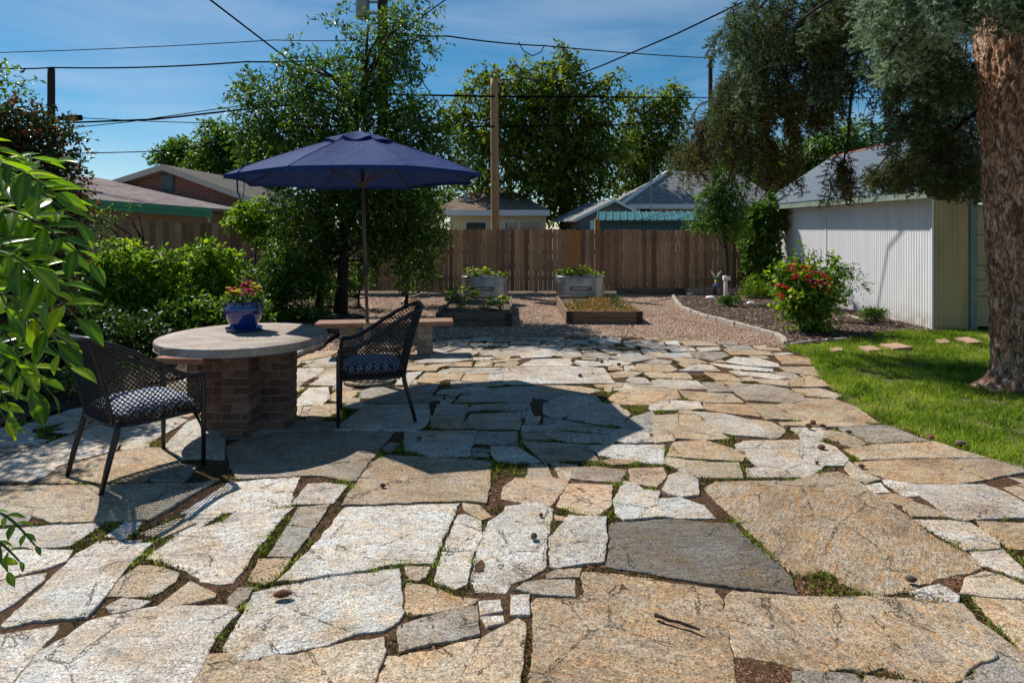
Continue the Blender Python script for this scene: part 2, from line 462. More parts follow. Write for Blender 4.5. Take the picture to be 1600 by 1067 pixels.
'H': ((1200, 480), 3.81, """
t 60,575 220,538 400,548 520,590 660,685 400,688 150,665
t 140,480 300,480 440,520 400,542 220,523
g 410,705 700,700 960,788 760,798 600,805 500,760
t 70,692 300,677 640,692 400,710 100,708
w 190,760 300,755 330,790 200,795
t 20,720 70,712 100,740 60,775 10,785
t 340,722 480,750 580,810 520,838 400,790 330,758"""),
'I': ((650, 340), 4.0, """
w 552,1040 560,935 950,930 1018,1035
w 960,930 1170,940 1243,1032 1027,1035
w 640,925 720,890 960,918 970,928
w 720,883 960,880 980,918 880,912
o 480,930 500,908 620,908 640,930
t 360,930 380,895 640,880 660,888 480,903 470,930
o 190,930 250,907 355,897 345,930
t 0,945 100,917 240,907 170,930
w 130,970 170,947 203,947 195,970
b 0,897 190,865 320,870 360,883 240,900 0,912
b 160,860 300,815 420,812 380,848 330,868 200,862
b 395,860 400,827 590,812 640,863
b 580,797 700,800 930,792 860,855 845,868 670,878 620,830
b 862,862 940,802 1020,837 1045,870 980,873
b 720,793 705,772 780,772 760,793
g 790,788 850,764 970,764 972,785 930,790
b 977,785 975,767 1060,767 1080,788
g 590,788 620,767 700,767 700,788
b 460,803 470,784 570,782 575,803
b 300,808 310,797 450,787 450,803
b 120,795 130,767 270,759 270,780
b 320,768 330,757 430,757 430,766
g 470,775 490,759 610,759 605,775
g 705,765 710,747 880,752 870,760
b 130,815 290,792 290,806 160,840 0,850 0,830
g 1040,868 1050,842 1110,847 1108,868
b 1090,802 1190,802 1305,848 1230,848
g 1112,832 1210,857 1200,893 1115,870
b 1195,870 1300,857 1480,862 1500,880 1350,903
w 990,900 1000,887 1190,902 1220,923 1040,928"""),
}
TONE = {'w': (.60, .565, .515), 't': (.50, .41, .30), 'o': (.50, .39, .27), 'g': (.38, .34, .29), 'b': (.50, .46, .41), 's': (.20, .19, .17),
        'c': (.54, .42, .31), 'd': (.34, .29, .24), 'p': (.47, .385, .285), 'q': (.46, .365, .26)}
STREAK = {'s': (0.04, .75), 'p': (-0.95, .9), 'q': (1.25, .8), 'o': (0.3, .6)}
rs = random.Random(11)
stones = []
for key, (org, sc, txt) in SH.items():
    for ln in txt.strip().splitlines():
        t_, *pp = ln.split()
        pts = [tuple(float(a) for a in q.split(',')) for q in pp]
        w_ = [G(org[0] + x / sc, org[1] + y / sc) for x, y in pts]
        stones.append((t_, w_))

def pip(poly, X, Y):
    ins = np.zeros(X.shape, bool); n = len(poly)
    for i in range(n):
        x0, y0 = poly[i]; x1, y1 = poly[(i + 1) % n]
        if y0 == y1: continue
        c = ((y0 > Y) != (y1 > Y)) & (X < (x1 - x0) * (Y - y0) / (y1 - y0) + x0)
        ins ^= c
    return ins
def area(p): return .5 * sum(p[i][0] * p[(i + 1) % len(p)][1] - p[(i + 1) % len(p)][0] * p[i][1] for i in range(len(p)))

PATIO = [G(*p) for p in ((560, 560), (600, 543), (700, 527), (860, 524), (1000, 526), (1215, 541), (1262, 556), (1282, 590), (1316, 622), (1386, 662), (1500, 700), (1600, 733))] + \
        [(4.2, 3.4), (4.2, .6), (-4.6, .6), (-5.6, 3.2), (-4.6, 5.2)] + [G(*p) for p in ((0, 665), (130, 635), (230, 600), (455, 562), (500, 548))]
gx0, gx1, gy0, gy1, gs = -6.0, 5.5, .5, 10.2, .02
GX, GY = np.meshgrid(np.arange(gx0, gx1, gs) + gs / 2, np.arange(gy0, gy1, gs) + gs / 2)
cover = np.zeros(GX.shape, bool)
for t_, p in stones:
    xs = [a for a, b in p]; ys = [b for a, b in p]
    i0, i1 = max(0, int((min(xs) - gx0) / gs)), int((max(xs) - gx0) / gs) + 2
    j0, j1 = max(0, int((min(ys) - gy0) / gs)), int((max(ys) - gy0) / gs) + 2
    cover[j0:j1, i0:i1] |= pip(p, GX[j0:j1, i0:i1], GY[j0:j1, i0:i1])
inpat = pip(PATIO, GX, GY)
# small filler stones (irregular splits) wherever nothing was traced
fill = []
def split(x0, y0, x1, y1, d):
    w, h = x1 - x0, y1 - y0
    big = .75 if y0 < 2.2 or x0 < -3.6 else .42
    if max(w, h) < big * rs.uniform(.7, 1.25) or d > 9:
        j = lambda: rs.uniform(-.035, .035)
        m = .008
        q = [(x0 + m + j(), y0 + m + j()), (x1 - m + j(), y0 + m + j()), (x1 - m + j(), y1 - m + j()), (x0 + m + j(), y1 - m + j())]
        if rs.random() < .4: q.insert(rs.choice((1, 3)), (((q[0][0] + q[1][0]) / 2), q[0][1] + j())) if False else None
        fill.append(q); return
    if w > h * .8 and (w > h or rs.random() < .3):
        c = x0 + w * rs.uniform(.35, .65); split(x0, y0, c, y1, d + 1); split(c, y0, x1, y1, d + 1)
    else:
        c = y0 + h * rs.uniform(.35, .65); split(x0, y0, x1, c, d + 1); split(x0, c, x1, y1, d + 1)
for i in range(6):
    for k in range(5): split(gx0 + i * 1.92, gy0 + k * 1.95, gx0 + i * 1.92 + 1.92, gy0 + k * 1.95 + 1.95, 0)
nf = 0
for q in fill:
    cx = sum(a for a, b in q) / 4; cy = sum(b for a, b in q) / 4
    i0, i1 = max(0, int((min(a for a, b in q) - gx0) / gs)), int((max(a for a, b in q) - gx0) / gs) + 1
    j0, j1 = max(0, int((min(b for a, b in q) - gy0) / gs)), int((max(b for a, b in q) - gy0) / gs) + 1
    ins = pip(q, GX[j0:j1, i0:i1], GY[j0:j1, i0:i1])
    if ins.sum() == 0: continue
    cv = (cover[j0:j1, i0:i1] & ins).sum() / ins.sum(); ip = (inpat[j0:j1, i0:i1] & ins).sum() / ins.sum()
    if cv < .42 and ip > .8:
        stones.append((rs.choice('wwttgo') + '-', q)); nf += 1
for t_, p in stones[-nf:]:
    xs = [a for a, b in p]; ys = [b for a, b in p]
    i0, i1 = max(0, int((min(xs) - gx0) / gs)), int((max(xs) - gx0) / gs) + 2
    j0, j1 = max(0, int((min(ys) - gy0) / gs)), int((max(ys) - gy0) / gs) + 2
    cover[j0:j1, i0:i1] |= pip(p, GX[j0:j1, i0:i1], GY[j0:j1, i0:i1])

def inset(p, d):
    n = len(p); out = []
    for i in range(n):
        a, b, c = np.array(p[i - 1]), np.array(p[i]), np.array(p[(i + 1) % n])
        e1 = b - a; e2 = c - b
        n1 = np.array((-e1[1], e1[0])) / (np.linalg.norm(e1) + 1e-9); n2 = np.array((-e2[1], e2[0])) / (np.linalg.norm(e2) + 1e-9)
        m = n1 + n2; m /= max(np.linalg.norm(m), .5)
        out.append((b[0] + m[0] * d, b[1] + m[1] * d))
    return out
def ragged(p, amp, step):
    out = []
    n = len(p)
    for i in range(n):
        a, b = p[i], p[(i + 1) % n]
        L = math.dist(a, b); k = max(1, int(L / step))
        for j in range(k):
            t = j / k; x = a[0] + (b[0] - a[0]) * t; y = a[1] + (b[1] - a[1]) * t
            s_ = amp * (1 if j else .6)
            nx = noise.noise((x * 14, y * 14, 3.1)) + .6 * noise.noise((x * 40, y * 40, 7.1)); ny = noise.noise((x * 14, y * 14, 9.7)) + .6 * noise.noise((x * 40, y * 40, 1.3))
            out.append((x + nx * s_, y + ny * s_))
    return out
V, Fc, TN, SD = [], [], [], []
zs = {}
for k, (t_, p) in enumerate(stones):
    if area(p) < 0: p = p[::-1]
    dist = sum(b for a, b in p) / len(p)
    size = math.sqrt(abs(area(p)))
    q = ragged(inset(p, (-.005 if dist < 3.3 else -.005 - .0009 * dist) if len(t_) == 1 else .004), min(.012, .02 * size + .003), .03 if dist < 5 else .06)
    low = len(t_) > 1
    z = -.006 + rs.uniform(-.002, .002) if low else rs.uniform(-.003, .003)
    if t_[0] == 'c': z += .001
    be = .006
    q1 = inset(q, be * .35); q2 = inset(q, be)
    n = len(q); b0 = len(V); mx_, my_ = sum(a for a, _ in q) / n, sum(b for _, b in q) / n; tx_, ty_ = rs.uniform(-.006, .006) / max(size, .3), rs.uniform(-.006, .006) / max(size, .3)
    tz_ = lambda x, y: z + (x - mx_) * tx_ + (y - my_) * ty_
    V += [(x, y, -.045) for x, y in q] + [(x, y, tz_(x, y) - be) for x, y in q] + [(x, y, tz_(x, y) - be * .25) for x, y in q1] + [(x, y, tz_(x, y)) for x, y in q2]
    for r_ in range(3):
        for i in range(n):
            j = (i + 1) % n
            Fc.append([b0 + r_ * n + i, b0 + r_ * n + j, b0 + (r_ + 1) * n + j, b0 + (r_ + 1) * n + i])
    Fc.append([b0 + 3 * n + i for i in range(n)])
    c = TONE[t_[0]]; f = rs.uniform(.86, 1.12); wv = rs.uniform(-.02, .025)
    TN += [(c[0] * f + wv, c[1] * f, c[2] * f - wv * .6, 1)] * (4 * n)
    ang, amt = STREAK.get(t_[0], (rs.uniform(-.5, .5), rs.uniform(.1, .5)))
    SD += [(rs.random() if not low else rs.random(), ang, amt)] * (4 * n)
me = bpy.data.meshes.new('patio'); me.from_pydata(V, [], Fc)
at = me.attributes.new('tone', 'FLOAT_COLOR', 'POINT'); at.data.foreach_set('color', np.array(TN, np.float32).ravel())
at = me.attributes.new('seed', 'FLOAT_VECTOR', 'POINT'); at.data.foreach_set('vector', np.array(SD, np.float32).ravel())
m = mat('flagstone', rough=.72, spec=.35); t = NT(m)
pos = t.coord(obj=False)
sd_ = t.n('ShaderNodeSeparateXYZ', {0: t.attr('seed').outputs['Vector']})
rot = t.n('ShaderNodeVectorRotate', {'Vector': pos, 'Angle': sd_.outputs[1]}, rotation_type='Z_AXIS').outputs[0]
off = t.n('ShaderNodeCombineXYZ', {0: t.math('MULTIPLY', sd_.outputs[0], 37.0), 1: t.math('MULTIPLY', sd_.outputs[0], 91.0), 2: 0.0}).outputs[0]
rv = t.n('ShaderNodeVectorMath', {0: rot, 1: off}, operation='ADD').outputs[0]
st = t.n('ShaderNodeVectorMath', {0: rv, 1: (2.2, 13.0, 1.0)}, operation='MULTIPLY').outputs[0]
base = t.attr('tone').outputs['Color']
streak = t.noise(st, 2.6, 7, .68, .5)
c = t.mix(t.math('MULTIPLY', t.ramp(streak, [(.47, 0.0), (.56, 1.0)]), sd_.outputs[2]), base, t.mix(1.0, base, (1.08, .78, .48), 'MULTIPLY'))
st2 = t.n('ShaderNodeVectorMath', {0: rv, 1: (4, 26.0, 1.0)}, operation='MULTIPLY').outputs[0]
streak2 = t.noise(st2, 3.0, 5, .7, .3)
c = t.mix(t.math('MULTIPLY', t.ramp(streak2, [(.52, 0.0), (.62, .95)]), sd_.outputs[2]), c, t.mix(1.0, base, (.48, .48, .50), 'MULTIPLY'))
st3 = t.n('ShaderNodeVectorMath', {0: rv, 1: (3.1, 19.0, 1.0)}, operation='MULTIPLY').outputs[0]
c = t.mix(t.math('MULTIPLY', t.ramp(t.noise(st3, 2.2, 6, .7, .4), [(.54, 0.0), (.64, .8)]), sd_.outputs[2]), c, t.mix(1.0, base, (1.25, 1.35, 1.5), 'MULTIPLY'))
blot = t.noise(rv, 4.0, 7, .72, .3)
c = t.mix(t.ramp(blot, [(.47, 0.0), (.62, .60)]), c, t.mix(1.0, base, (.98, .74, .45), 'MULTIPLY'))
blot3 = t.noise(t.n('ShaderNodeVectorMath', {0: rv, 1: (7.7, 3.1, 0)}, operation='ADD').outputs[0], 3.0, 7, .74, .3)
c = t.mix(t.ramp(blot3, [(.49, 0.0), (.62, .75)]), c, t.mix(1.0, base, (1.02, 1.12, 1.22), 'MULTIPLY'))
blot2 = t.noise(rv, 2.3, 5, .7)
c = t.mix(t.ramp(blot2, [(.52, 0.0), (.74, .55)]), c, t.mix(1.0, base, (.40, .39, .38), 'MULTIPLY'))
g1 = t.noise(pos, 105, 3, .75)
g2 = t.noise(pos, 34, 5, .75)
c = t.mix(1.0, c, t.ramp(g1, [(.36, .22), (.45, .86), (.56, 1.05), (.66, 1.5)]), 'MULTIPLY')
c = t.mix(1.0, c, t.ramp(t.noise(pos, 230, 2, .8), [(.36, .65), (.5, 1.0), (.64, 1.25)]), 'MULTIPLY')
c = t.mix(1.0, c, t.ramp(g2, [(.32, .38), (.45, .95), (.62, 1.18)]), 'MULTIPLY')
vor = t.n('ShaderNodeTexVoronoi', {'Vector': t.n('ShaderNodeVectorMath', {0: rv, 1: (1, 1.3, 1)}, operation='MULTIPLY').outputs[0], 'Scale': 2.1}, feature='DISTANCE_TO_EDGE')
vv = t.math('ADD', vor.outputs['Distance'], t.math('MULTIPLY', t.math('SUBTRACT', t.noise(pos, 9, 5, .7), .5), .22))
crack = t.ramp(t.math('ABSOLUTE', vv), [(.0, 1.0), (.006, .0)])
layn = t.noise(t.n('ShaderNodeVectorMath', {0: st, 1: (.55, .18, 1)}, operation='MULTIPLY').outputs[0], 3.0, 7, .66, .5)
c = t.mix(1.0, c, t.ramp(layn, [(.38, .72), (.40, .98), (.50, 1.0), (.505, 1.12), (.60, 1.08), (.61, .84), (.72, 1.1)]), 'MULTIPLY')
rim_ = t.ramp(t.noise(pos, 1.3, 5, .65), [(.46, 0.0), (.60, .5)])
c = t.mix(rim_, c, t.mix(1.0, c, (.66, .56, .46), 'MULTIPLY'))
lich = t.math('MULTIPLY', t.ramp(t.noise(rv, 16, 3, .5), [(.62, 0.0), (.66, 1.0)]), t.ramp(t.noise(rv, 2.2, 3), [(.5, 0.0), (.6, .5)]))
c = t.mix(lich, c, (.16, .15, .13))
crk = t.math('MULTIPLY', crack, t.ramp(t.noise(rv, 1.7, 2), [(.44, 0.0), (.50, .85)]))
c = t.mix(crk, c, (.05, .038, .028))
t.color(c)
hh = t.math('ADD', t.math('MULTIPLY', g1, .55), t.math('MULTIPLY', g2, .9))
hh = t.math('ADD', hh, t.math('MULTIPLY', streak2, 1.2)); hh = t.math('ADD', hh, t.math('MULTIPLY', t.noise(rv, 9, 4, .6), 1.6))
lay = t.ramp(layn, [(.40, 0.0), (.41, .45), (.50, .45), (.51, .8), (.60, .8), (.61, 1.2)])
hh = t.math('ADD', hh, t.math('MULTIPLY', lay, .8))
hh = t.math('SUBTRACT', hh, t.math('MULTIPLY', crk, 2.0))
t.bump(hh, .85, .009)
me.materials.append(m); me.update()
patio = bpy.data.objects.new('patio', me); col.objects.link(patio)
tag(patio, 'patio of irregular flagstones with mossy joints', kind='structure')

# ---------------------------------------------------------------- ground sheets
def sheet(name, poly, z, m, label=None, step=None, amp=0, seed=0):
    """flat or gently uneven sheet, gridded over poly"""
    if step is None:
        b = MB(); b.add([(x, y, z) for x, y in poly], [list(range(len(poly)))]); o = b.build(name, m)
    else:
        xs = [a for a, b in poly]; ys = [b for a, b in poly]
        nx = int((max(xs) - min(xs)) / step) + 2; ny = int((max(ys) - min(ys)) / step) + 2
        X, Y = np.meshgrid(min(xs) + np.arange(nx) * step, min(ys) + np.arange(ny) * step)
        Z = np.array([noise.noise((x * 3, y * 3, seed)) * amp + noise.noise((x * 11, y * 11, seed)) * amp * .5 for x, y in zip(X.ravel(), Y.ravel())]) + z
        cX = (X[:-1, :-1] + step / 2); cY = (Y[:-1, :-1] + step / 2)
        keep = pip(poly, cX, cY)
        jj, ii = np.nonzero(keep); a = jj * nx + ii
        L = np.stack([a, a + 1, a + nx + 1, a + nx], 1).ravel()
        o = fast_mesh(name, np.stack([X.ravel(), Y.ravel(), Z], 1), L, 4, m, smooth=True)
    return tag(o, label, kind='structure')
m = noisy('ground_dirt', (.06, .045, .03), (.14, .10, .065), 4, .95, .5, .01, obj=False)
sheet('ground', [(-900, -60), (900, -60), (900, 1500), (-900, 1500)], -.075, m, 'bare ground reaching to the horizon')
# joint soil: brown litter, lighter needles
m = mat('joint_soil', rough=.95, spec=.2); t = NT(m); v = t.coord(obj=False)
c = t.ramp(t.noise(v, 60, 6, .7), [(.3, (.035, .018, .011)), (.5, (.11, .058, .034)), (.7, (.24, .14, .085))])
c = t.mix(t.ramp(t.noise(v, 3.5, 4), [(.45, 0.0), (.6, .8)]), c, t.mix(1.0, c, (.75, .85, .5), 'MULTIPLY'))
t.color(c); t.bump(t.noise(v, 90, 5, .7), 1.0, .02)
sheet('joint_soil', PATIO, -.011, m, 'brown soil and pine litter in the patio joints', .05, .008, 4)
m = mat('gravel', rough=.9, spec=.3); t = NT(m); v = t.coord(obj=False)
vo = t.n('ShaderNodeTexVoronoi', {'Vector': v, 'Scale': 55.0})
cell = t.n('ShaderNodeSeparateColor', {0: vo.outputs['Color']})
c = t.ramp(cell.outputs[0], [(0, (.15, .08, .05)), (.35, (.38, .225, .15)), (.7, (.54, .355, .25)), (1, (.70, .58, .47))])
c = t.mix(1.0, c, t.ramp(vo.outputs['Distance'], [(.0, 1.1), (.75, .35)]), 'MULTIPLY')
c = t.mix(t.ramp(t.noise(v, 1.4, 4), [(.48, 0.0), (.68, .45)]), c, (.10, .065, .045))
t.color(c); t.bump(vo.outputs['Distance'], -.9, .02)
EDGE = [(1052, 463), (1056, 470), (1064, 480), (1082, 488), (1108, 496), (1136, 503), (1165, 511), (1190, 517), (1212, 523), (1225, 530), (1228, 538)]
EW = [G(*p) for p in EDGE]
GRAVEL = [G(600, 545), G(1228, 541)] + EW[::-1] + [(4.0, 16.0), (-4.0, 16.0), G(600, 470), G(560, 520)]
sheet('gravel_path', [G(560, 560), G(700, 535), G(1215, 548), G(1232, 541)] + EW[::-1] + [(4.05, 15.3), (4.05, 16.1), (-4.5, 16.1), (-3.4, 14), (-2.7, 12), (-2.6, 9.5), (-2.6, 8.0)], -.02, M['gravel'], 'pinkish gravel between the patio and the fence', .12, .012, 1)
m = mat('mulch', rough=.95, spec=.25); t = NT(m); v = t.coord((1, 1, 1), obj=False)
c = t.ramp(t.noise(v, 38, 6, .75), [(.32, (.018, .010, .008)), (.5, (.065, .036, .026)), (.68, (.20, .125, .09))])
t.color(c); t.bump(t.noise(v, 45, 6, .75), 1.0, .03)
MULCH = EW + [G(1245, 539), G(1322, 533), G(1372, 520), (6.66, 9.9), (6.66, 16.1), (4.05, 16.1)]
sheet('mulch_bed', MULCH, .012, M['mulch'], 'dark bark mulch bed along the white shed', .06, .03, 2)
LBED = [(-2.6, 8.3), (-2.65, 10), (-2.75, 12), (-3.4, 14.2), (-4.4, 15.9), (-12, 13), (-12, 2), (-6, 2.5), (-5.2, 3.4), (-4.4, 5.1)] + [G(*p) for p in ((0, 664), (130, 634), (230, 599), (455, 561), (500, 547))]
m = noisy('leaf_litter', (.03, .018, .012), (.09, .055, .035), 40, .95, 1, .03, obj=False, c3=(.24, .16, .11))
sheet('planting_bed', LBED, .004, m, 'brown leaf litter under the shrubs and the ash tree', .08, .03, 3)
LAWN = [G(*p) for p in ((1226, 541), (1262, 556), (1282, 590), (1316, 622), (1386, 662), (1500, 700), (1600, 733))] + [(4.2, 3.3), (6, 2.2), (12, 2.2), (12, 9.6), (7.0, 10.0), (6.6, 10.1), G(1372, 520), G(1322, 533), G(1245, 540)]
m = noisy('lawn_ground', (.035, .045, .012), (.09, .10, .025), 14, .95, .6, .02, obj=False, c3=(.13, .10, .045))
sheet('lawn_ground', LAWN, -.012, m, 'soil under the lawn beside the spruce', .1, .03, 5)
sheet('shed_apron', [(6.9, 9.3), (10, 9.3), (10, 10.0), (6.9, 10.0)], .006, noisy('concrete', (.20, .18, .16), (.34, .31, .28), 12, .9, .3, obj=False), 'concrete apron at the shed door')

rng = np.random.default_rng(5)
def sample_poly(poly, n, rg):
    xs = [a for a, b in poly]; ys = [b for a, b in poly]; out = []
    tot = 0
    while tot < n:
        X = rg.uniform(min(xs), max(xs), n); Y = rg.uniform(min(ys), max(ys), n)
        k = pip(poly, X, Y); out.append(np.stack([X[k], Y[k]], 1)); tot += k.sum()
    return np.vstack(out)[:n]
# lawn blades
fldx = lambda a, s, sd: np.array([noise.noise((x * s, y * s, sd)) for x, y in a])
near = [p for p in LAWN if True]
vis = [G(*p) for p in ((1226, 541), (1262, 556), (1282, 590), (1316, 622), (1386, 662), (1500, 700), (1640, 745))] + [(4.6, 3.6), (5.4, 5.5), (7.2, 8.2), (8.0, 9.9), (6.6, 10.1), G(1372, 520), G(1322, 533), G(1245, 540)]
p2 = sample_poly(vis, 120000, rng)
den = fldx(p2, 1.6, 2.0) * .5 + .5 + .45 * fldx(p2, 7, 8.0)
keep = rng.random(len(p2)) < np.clip(den * 2.3 - .30, .04, 1)
p2 = p2[keep]; den = den[keep]; n = len(p2)
pos3 = np.column_stack([p2, np.full(n, -.015)])
d = np.column_stack([rng.normal(0, .55, n), rng.normal(0, .55, n), np.full(n, .85)])
o = scatter('grass', pos3, d, np.column_stack([rng.normal(0, 1, (n, 2)), np.full(n, .1)]), rng.uniform(.03, .085, n) * (.55 + .8 * den), rng.uniform(.004, .008, n) * 1.2, M['grass_blade'],
            np.clip(.5 + .5 * fldx(p2, 2.5, 4.4) + .3 * fldx(p2, 9, 1.4) + rng.normal(0, .22, n), 0, 1), tpl=BLADE)
tag(o, 'green lawn grass growing under the spruce beside the patio', 'grass', kind='stuff')
# moss and grass in the joints (only where no stone lies)
jn = (~cover) & inpat
jj, ii = np.nonzero(jn & (GY > 2.0) & (GY < 9.2) & (abs(GX) < GY * .85 + .2))
px_ = gx0 + (ii + .5) * gs; py_ = gy0 + (jj + .5) * gs
nn = np.array([noise.noise((x * 1.7, y * 1.7, 5)) + .4 * noise.noise((x * 7, y * 7, 5)) for x, y in zip(px_, py_)])
# fewer green joints on the right half of the patio
w_ = np.clip(nn * 2.2 + .62 - .10 * np.clip(px_, 0, 4) - .12 * np.clip(py_ - 3.6, 0, 6), 0, 1)
sel = rng.random(len(px_)) < w_ * .9
mx, my = px_[sel], py_[sel]
k = 9; X = np.repeat(mx, k) + rng.normal(0, .011, len(mx) * k); Y = np.repeat(my, k) + rng.normal(0, .011, len(my) * k); n = len(X)
o = scatter('moss', np.column_stack([X, Y, np.full(n, -.018) + rng.uniform(.003, .016, n)]), np.column_stack([rng.normal(0, 1, (n, 2)), rng.uniform(.2, 1.0, n)]), rng.normal(0, 1, (n, 3)),
            rng.uniform(.008, .018, n), rng.uniform(.005, .010, n), M['moss'], rng.random(n))
tag(o, 'low green moss growing in the patio joints', 'moss', kind='stuff')
sel = (rng.random(len(px_)) < .10 * np.clip((nn + .02) * 5, 0, 1)) & (py_ < 6.5)
mx, my = px_[sel], py_[sel]; k = 16
X = np.repeat(mx, k) + rng.normal(0, .014, len(mx) * k); Y = np.repeat(my, k) + rng.normal(0, .014, len(my) * k); n = len(X)
o = scatter('grass_tufts', np.column_stack([X, Y, np.full(n, -.012)]), np.column_stack([rng.normal(0, .7, (n, 2)), np.full(n, .8)]), rng.normal(0, 1, (n, 3)), rng.uniform(.02, .055, n), .0035, M['grass_blade'], rng.random(n), tpl=BLADE)
tag(o, 'small grass tufts sprouting between the flagstones', 'grass', kind='stuff')
# litter: loose bark and needle crumbs over joints, mulch chips, gravel stones
def crumbs(name, pts, size, m, label, cat, flat=.35, z0=0.0, elong=2.0, rg=rng):
    n = len(pts)
    T = np.array([[-1, -.5, 0], [1, -.5, 0], [1.1, .5, 0], [-.9, .5, 0], [-.8, -.3, 1], [.8, -.35, 1], [.85, .4, 1], [-.7, .35, 1]])
    Fq = np.array([[4, 5, 6, 7], [0, 1, 5, 4], [1, 2, 6, 5], [2, 3, 7, 6], [3, 0, 4, 7]])
    a = rg.uniform(0, 2 * math.pi, n); s_ = rg.uniform(.45, 1.3, n) * size; tl = rg.normal(0, .25, n)
    el = rg.uniform(.6, 1, n) * elong
    x = T[None, :, 0] * (s_ * el)[:, None]; y = T[None, :, 1] * s_[:, None]; z = T[None, :, 2] * (s_ * flat)[:, None] + x * np.sin(tl)[:, None]
    V = np.stack([pts[:, 0, None] + x * np.cos(a)[:, None] - y * np.sin(a)[:, None], pts[:, 1, None] + x * np.sin(a)[:, None] + y * np.cos(a)[:, None], z + z0], -1)
    L = (np.arange(n)[:, None, None] * 8 + Fq[None]).reshape(-1)
    o = fast_mesh(name, V.reshape(-1, 3), L, 4, m, np.repeat(rg.random(n), 8))
    return tag(o, label, cat, kind='stuff')
def ramp_mat(name, stops, rough=.9):
    m = mat(name, rough=rough, spec=.3); t = NT(m); t.color(t.ramp(t.attr('rnd').outputs['Fac'], stops)); return m
ramp_mat('chip', [(0, (.02, .012, .009)), (.6, (.085, .05, .035)), (.9, (.20, .14, .10)), (1, (.35, .30, .25))])
ramp_mat('pebble', [(0, (.16, .09, .06)), (.5, (.42, .26, .18)), (.85, (.60, .44, .33)), (1, (.76, .68, .60))])
ramp_mat('crumb', [(0, (.035, .014, .008)), (.6, (.14, .06, .03)), (1, (.32, .19, .11))])
crumbs('bark_chips', sample_poly(MULCH, 22000, rng), .020, M['chip'], 'dark bark chips of the mulch bed by the shed', 'mulch', .4, .012)
crumbs('fallen_leaves', sample_poly([(-2.6, 8.6), (-2.8, 12), (-3.5, 14.5), (-5.5, 15), (-6, 10), (-3.9, 8)], 9000, rng), .022, M['chip'], 'dry brown litter under the ash tree', 'leaf litter', .3, .01)
gp = sample_poly([G(620, 545), G(1215, 548), G(1225, 541)] + EW[::-1] + [(4.0, 15.9), (-3.6, 15.9), (-2.6, 12), (-2.5, 8.4)], 30000, rng)
crumbs('gravel_stones', gp, .011, M['pebble'], 'loose pinkish gravel stones', 'gravel', .7, -.018, 1.2)
sel = rng.random(len(px_)) < .15
jp = np.column_stack([px_[sel], py_[sel]]) + rng.normal(0, .012, (sel.sum(), 2))
patch = [G(700 + x / 2.7575, 680 + y / 2.7575) for x, y in ((185, 110), (520, 118), (760, 135), (930, 130), (900, 220), (720, 345), (540, 345), (190, 330), (165, 290))]
hole1 = [G(1100 + x / 2.758, 680 + y / 2.758) for x, y in ((375, 595), (500, 585), (560, 600), (600, 640), (660, 668), (640, 690), (400, 690))]
hole2 = [G(1100 + x / 2.758, 680 + y / 2.758) for x, y in ((130, 955), (380, 985), (385, 1067), (130, 1067))]
hole3 = [G(0 + x / 4.571, 620 + y / 4.571) for x, y in ((560, 1040), (760, 900), (1000, 880), (1250, 800), (1180, 900), (980, 1060))]
hole4 = [G(1100 + x / 2.758, 680 + y / 2.758) for x, y in ((1010, 615), (1120, 590), (1110, 680))]
jp = np.vstack([jp, sample_poly(patch, 1300, rng), sample_poly(hole1, 700, rng), sample_poly(hole2, 600, rng), sample_poly(hole3, 900, rng), sample_poly(hole4, 150, rng)])
jp = np.vstack([jp, sample_poly(PATIO, 900, rng)])
crumbs('pine_litter', jp, .0055, M['crumb'], 'reddish brown pine litter lying between the flagstones', 'litter', .4, -.012, 2.6)
# ================================================================ fence
m = mat('fence_wood', rough=.85, spec=.2); t = NT(m); v = t.coord((9, 9, .9)); v2 = t.coord()
c = t.ramp(t.attr('rnd').outputs['Fac'], [(0, (.19, .10, .06)), (.4, (.33, .19, .11)), (.75, (.43, .26, .15)), (1, (.55, .32, .15))])
c = t.mix(1.0, c, t.ramp(t.noise(v, 4, 6, .7), [(.25, .5), (.5, 1.0), (.8, 1.45)]), 'MULTIPLY')
c = t.mix(t.ramp(t.noise(v2, 1.1, 4), [(.5, 0.0), (.75, .5)]), c, (.12, .09, .065))
kn = t.n('ShaderNodeTexVoronoi', {'Vector': t.coord((7, 7, 4)), 'Scale': 1.0, 'Randomness': 1.0})
c = t.mix(t.ramp(kn.outputs['Distance'], [(.07, .85), (.12, 0.0)]), c, (.03, .018, .012))
t.color(c); t.bump(t.noise(v, 8, 5), .4, .004)
noisy('fence_repair', (.34, .14, .04), (.50, .22, .07), 3, .8, .3, stretch=(9, 9, .9))
def pickets(b, a, c, topf, pitch, rg, base=.04, skip=None, only=None, thick=.018):
    ax, ay = a; cx, cy = c; L = math.dist(a, c); ux, uy = (cx - ax) / L, (cy - ay) / L; nx, ny = -uy, ux
    n = int(L / pitch)
    for i in range(n):
        s = (i + .5) * pitch; x = ax + ux * s; px = 800 + x / (ay + uy * s) * F
        if skip and skip(px): continue
        if only and not only(px): continue
        w = pitch * rg.uniform(.90, .965) / 2; top = topf(s / L) + rg.uniform(-.015, .015); e = .03; tl = rg.uniform(-.006, .006); o_ = rg.uniform(-.008, .008)
        prof = [(-w, base), (w, base), (w + tl, top - e), (w - e + tl, top), (-w + e + tl, top), (-w + tl, top - e)]
        vv = []
        for dn in (-thick / 2, thick / 2):
            for q, z in prof: vv.append((ax + ux * (s + q) + nx * (dn + o_), ay + uy * (s + q) + ny * (dn + o_), z))
        f = [[0, 1, 2, 3, 4, 5], [11, 10, 9, 8, 7, 6]] + [[(j + 1) % 6, j, j + 6, (j + 1) % 6 + 6] for j in range(6)]
        b.add(vv, f, rg.random())
rg = random.Random(3)
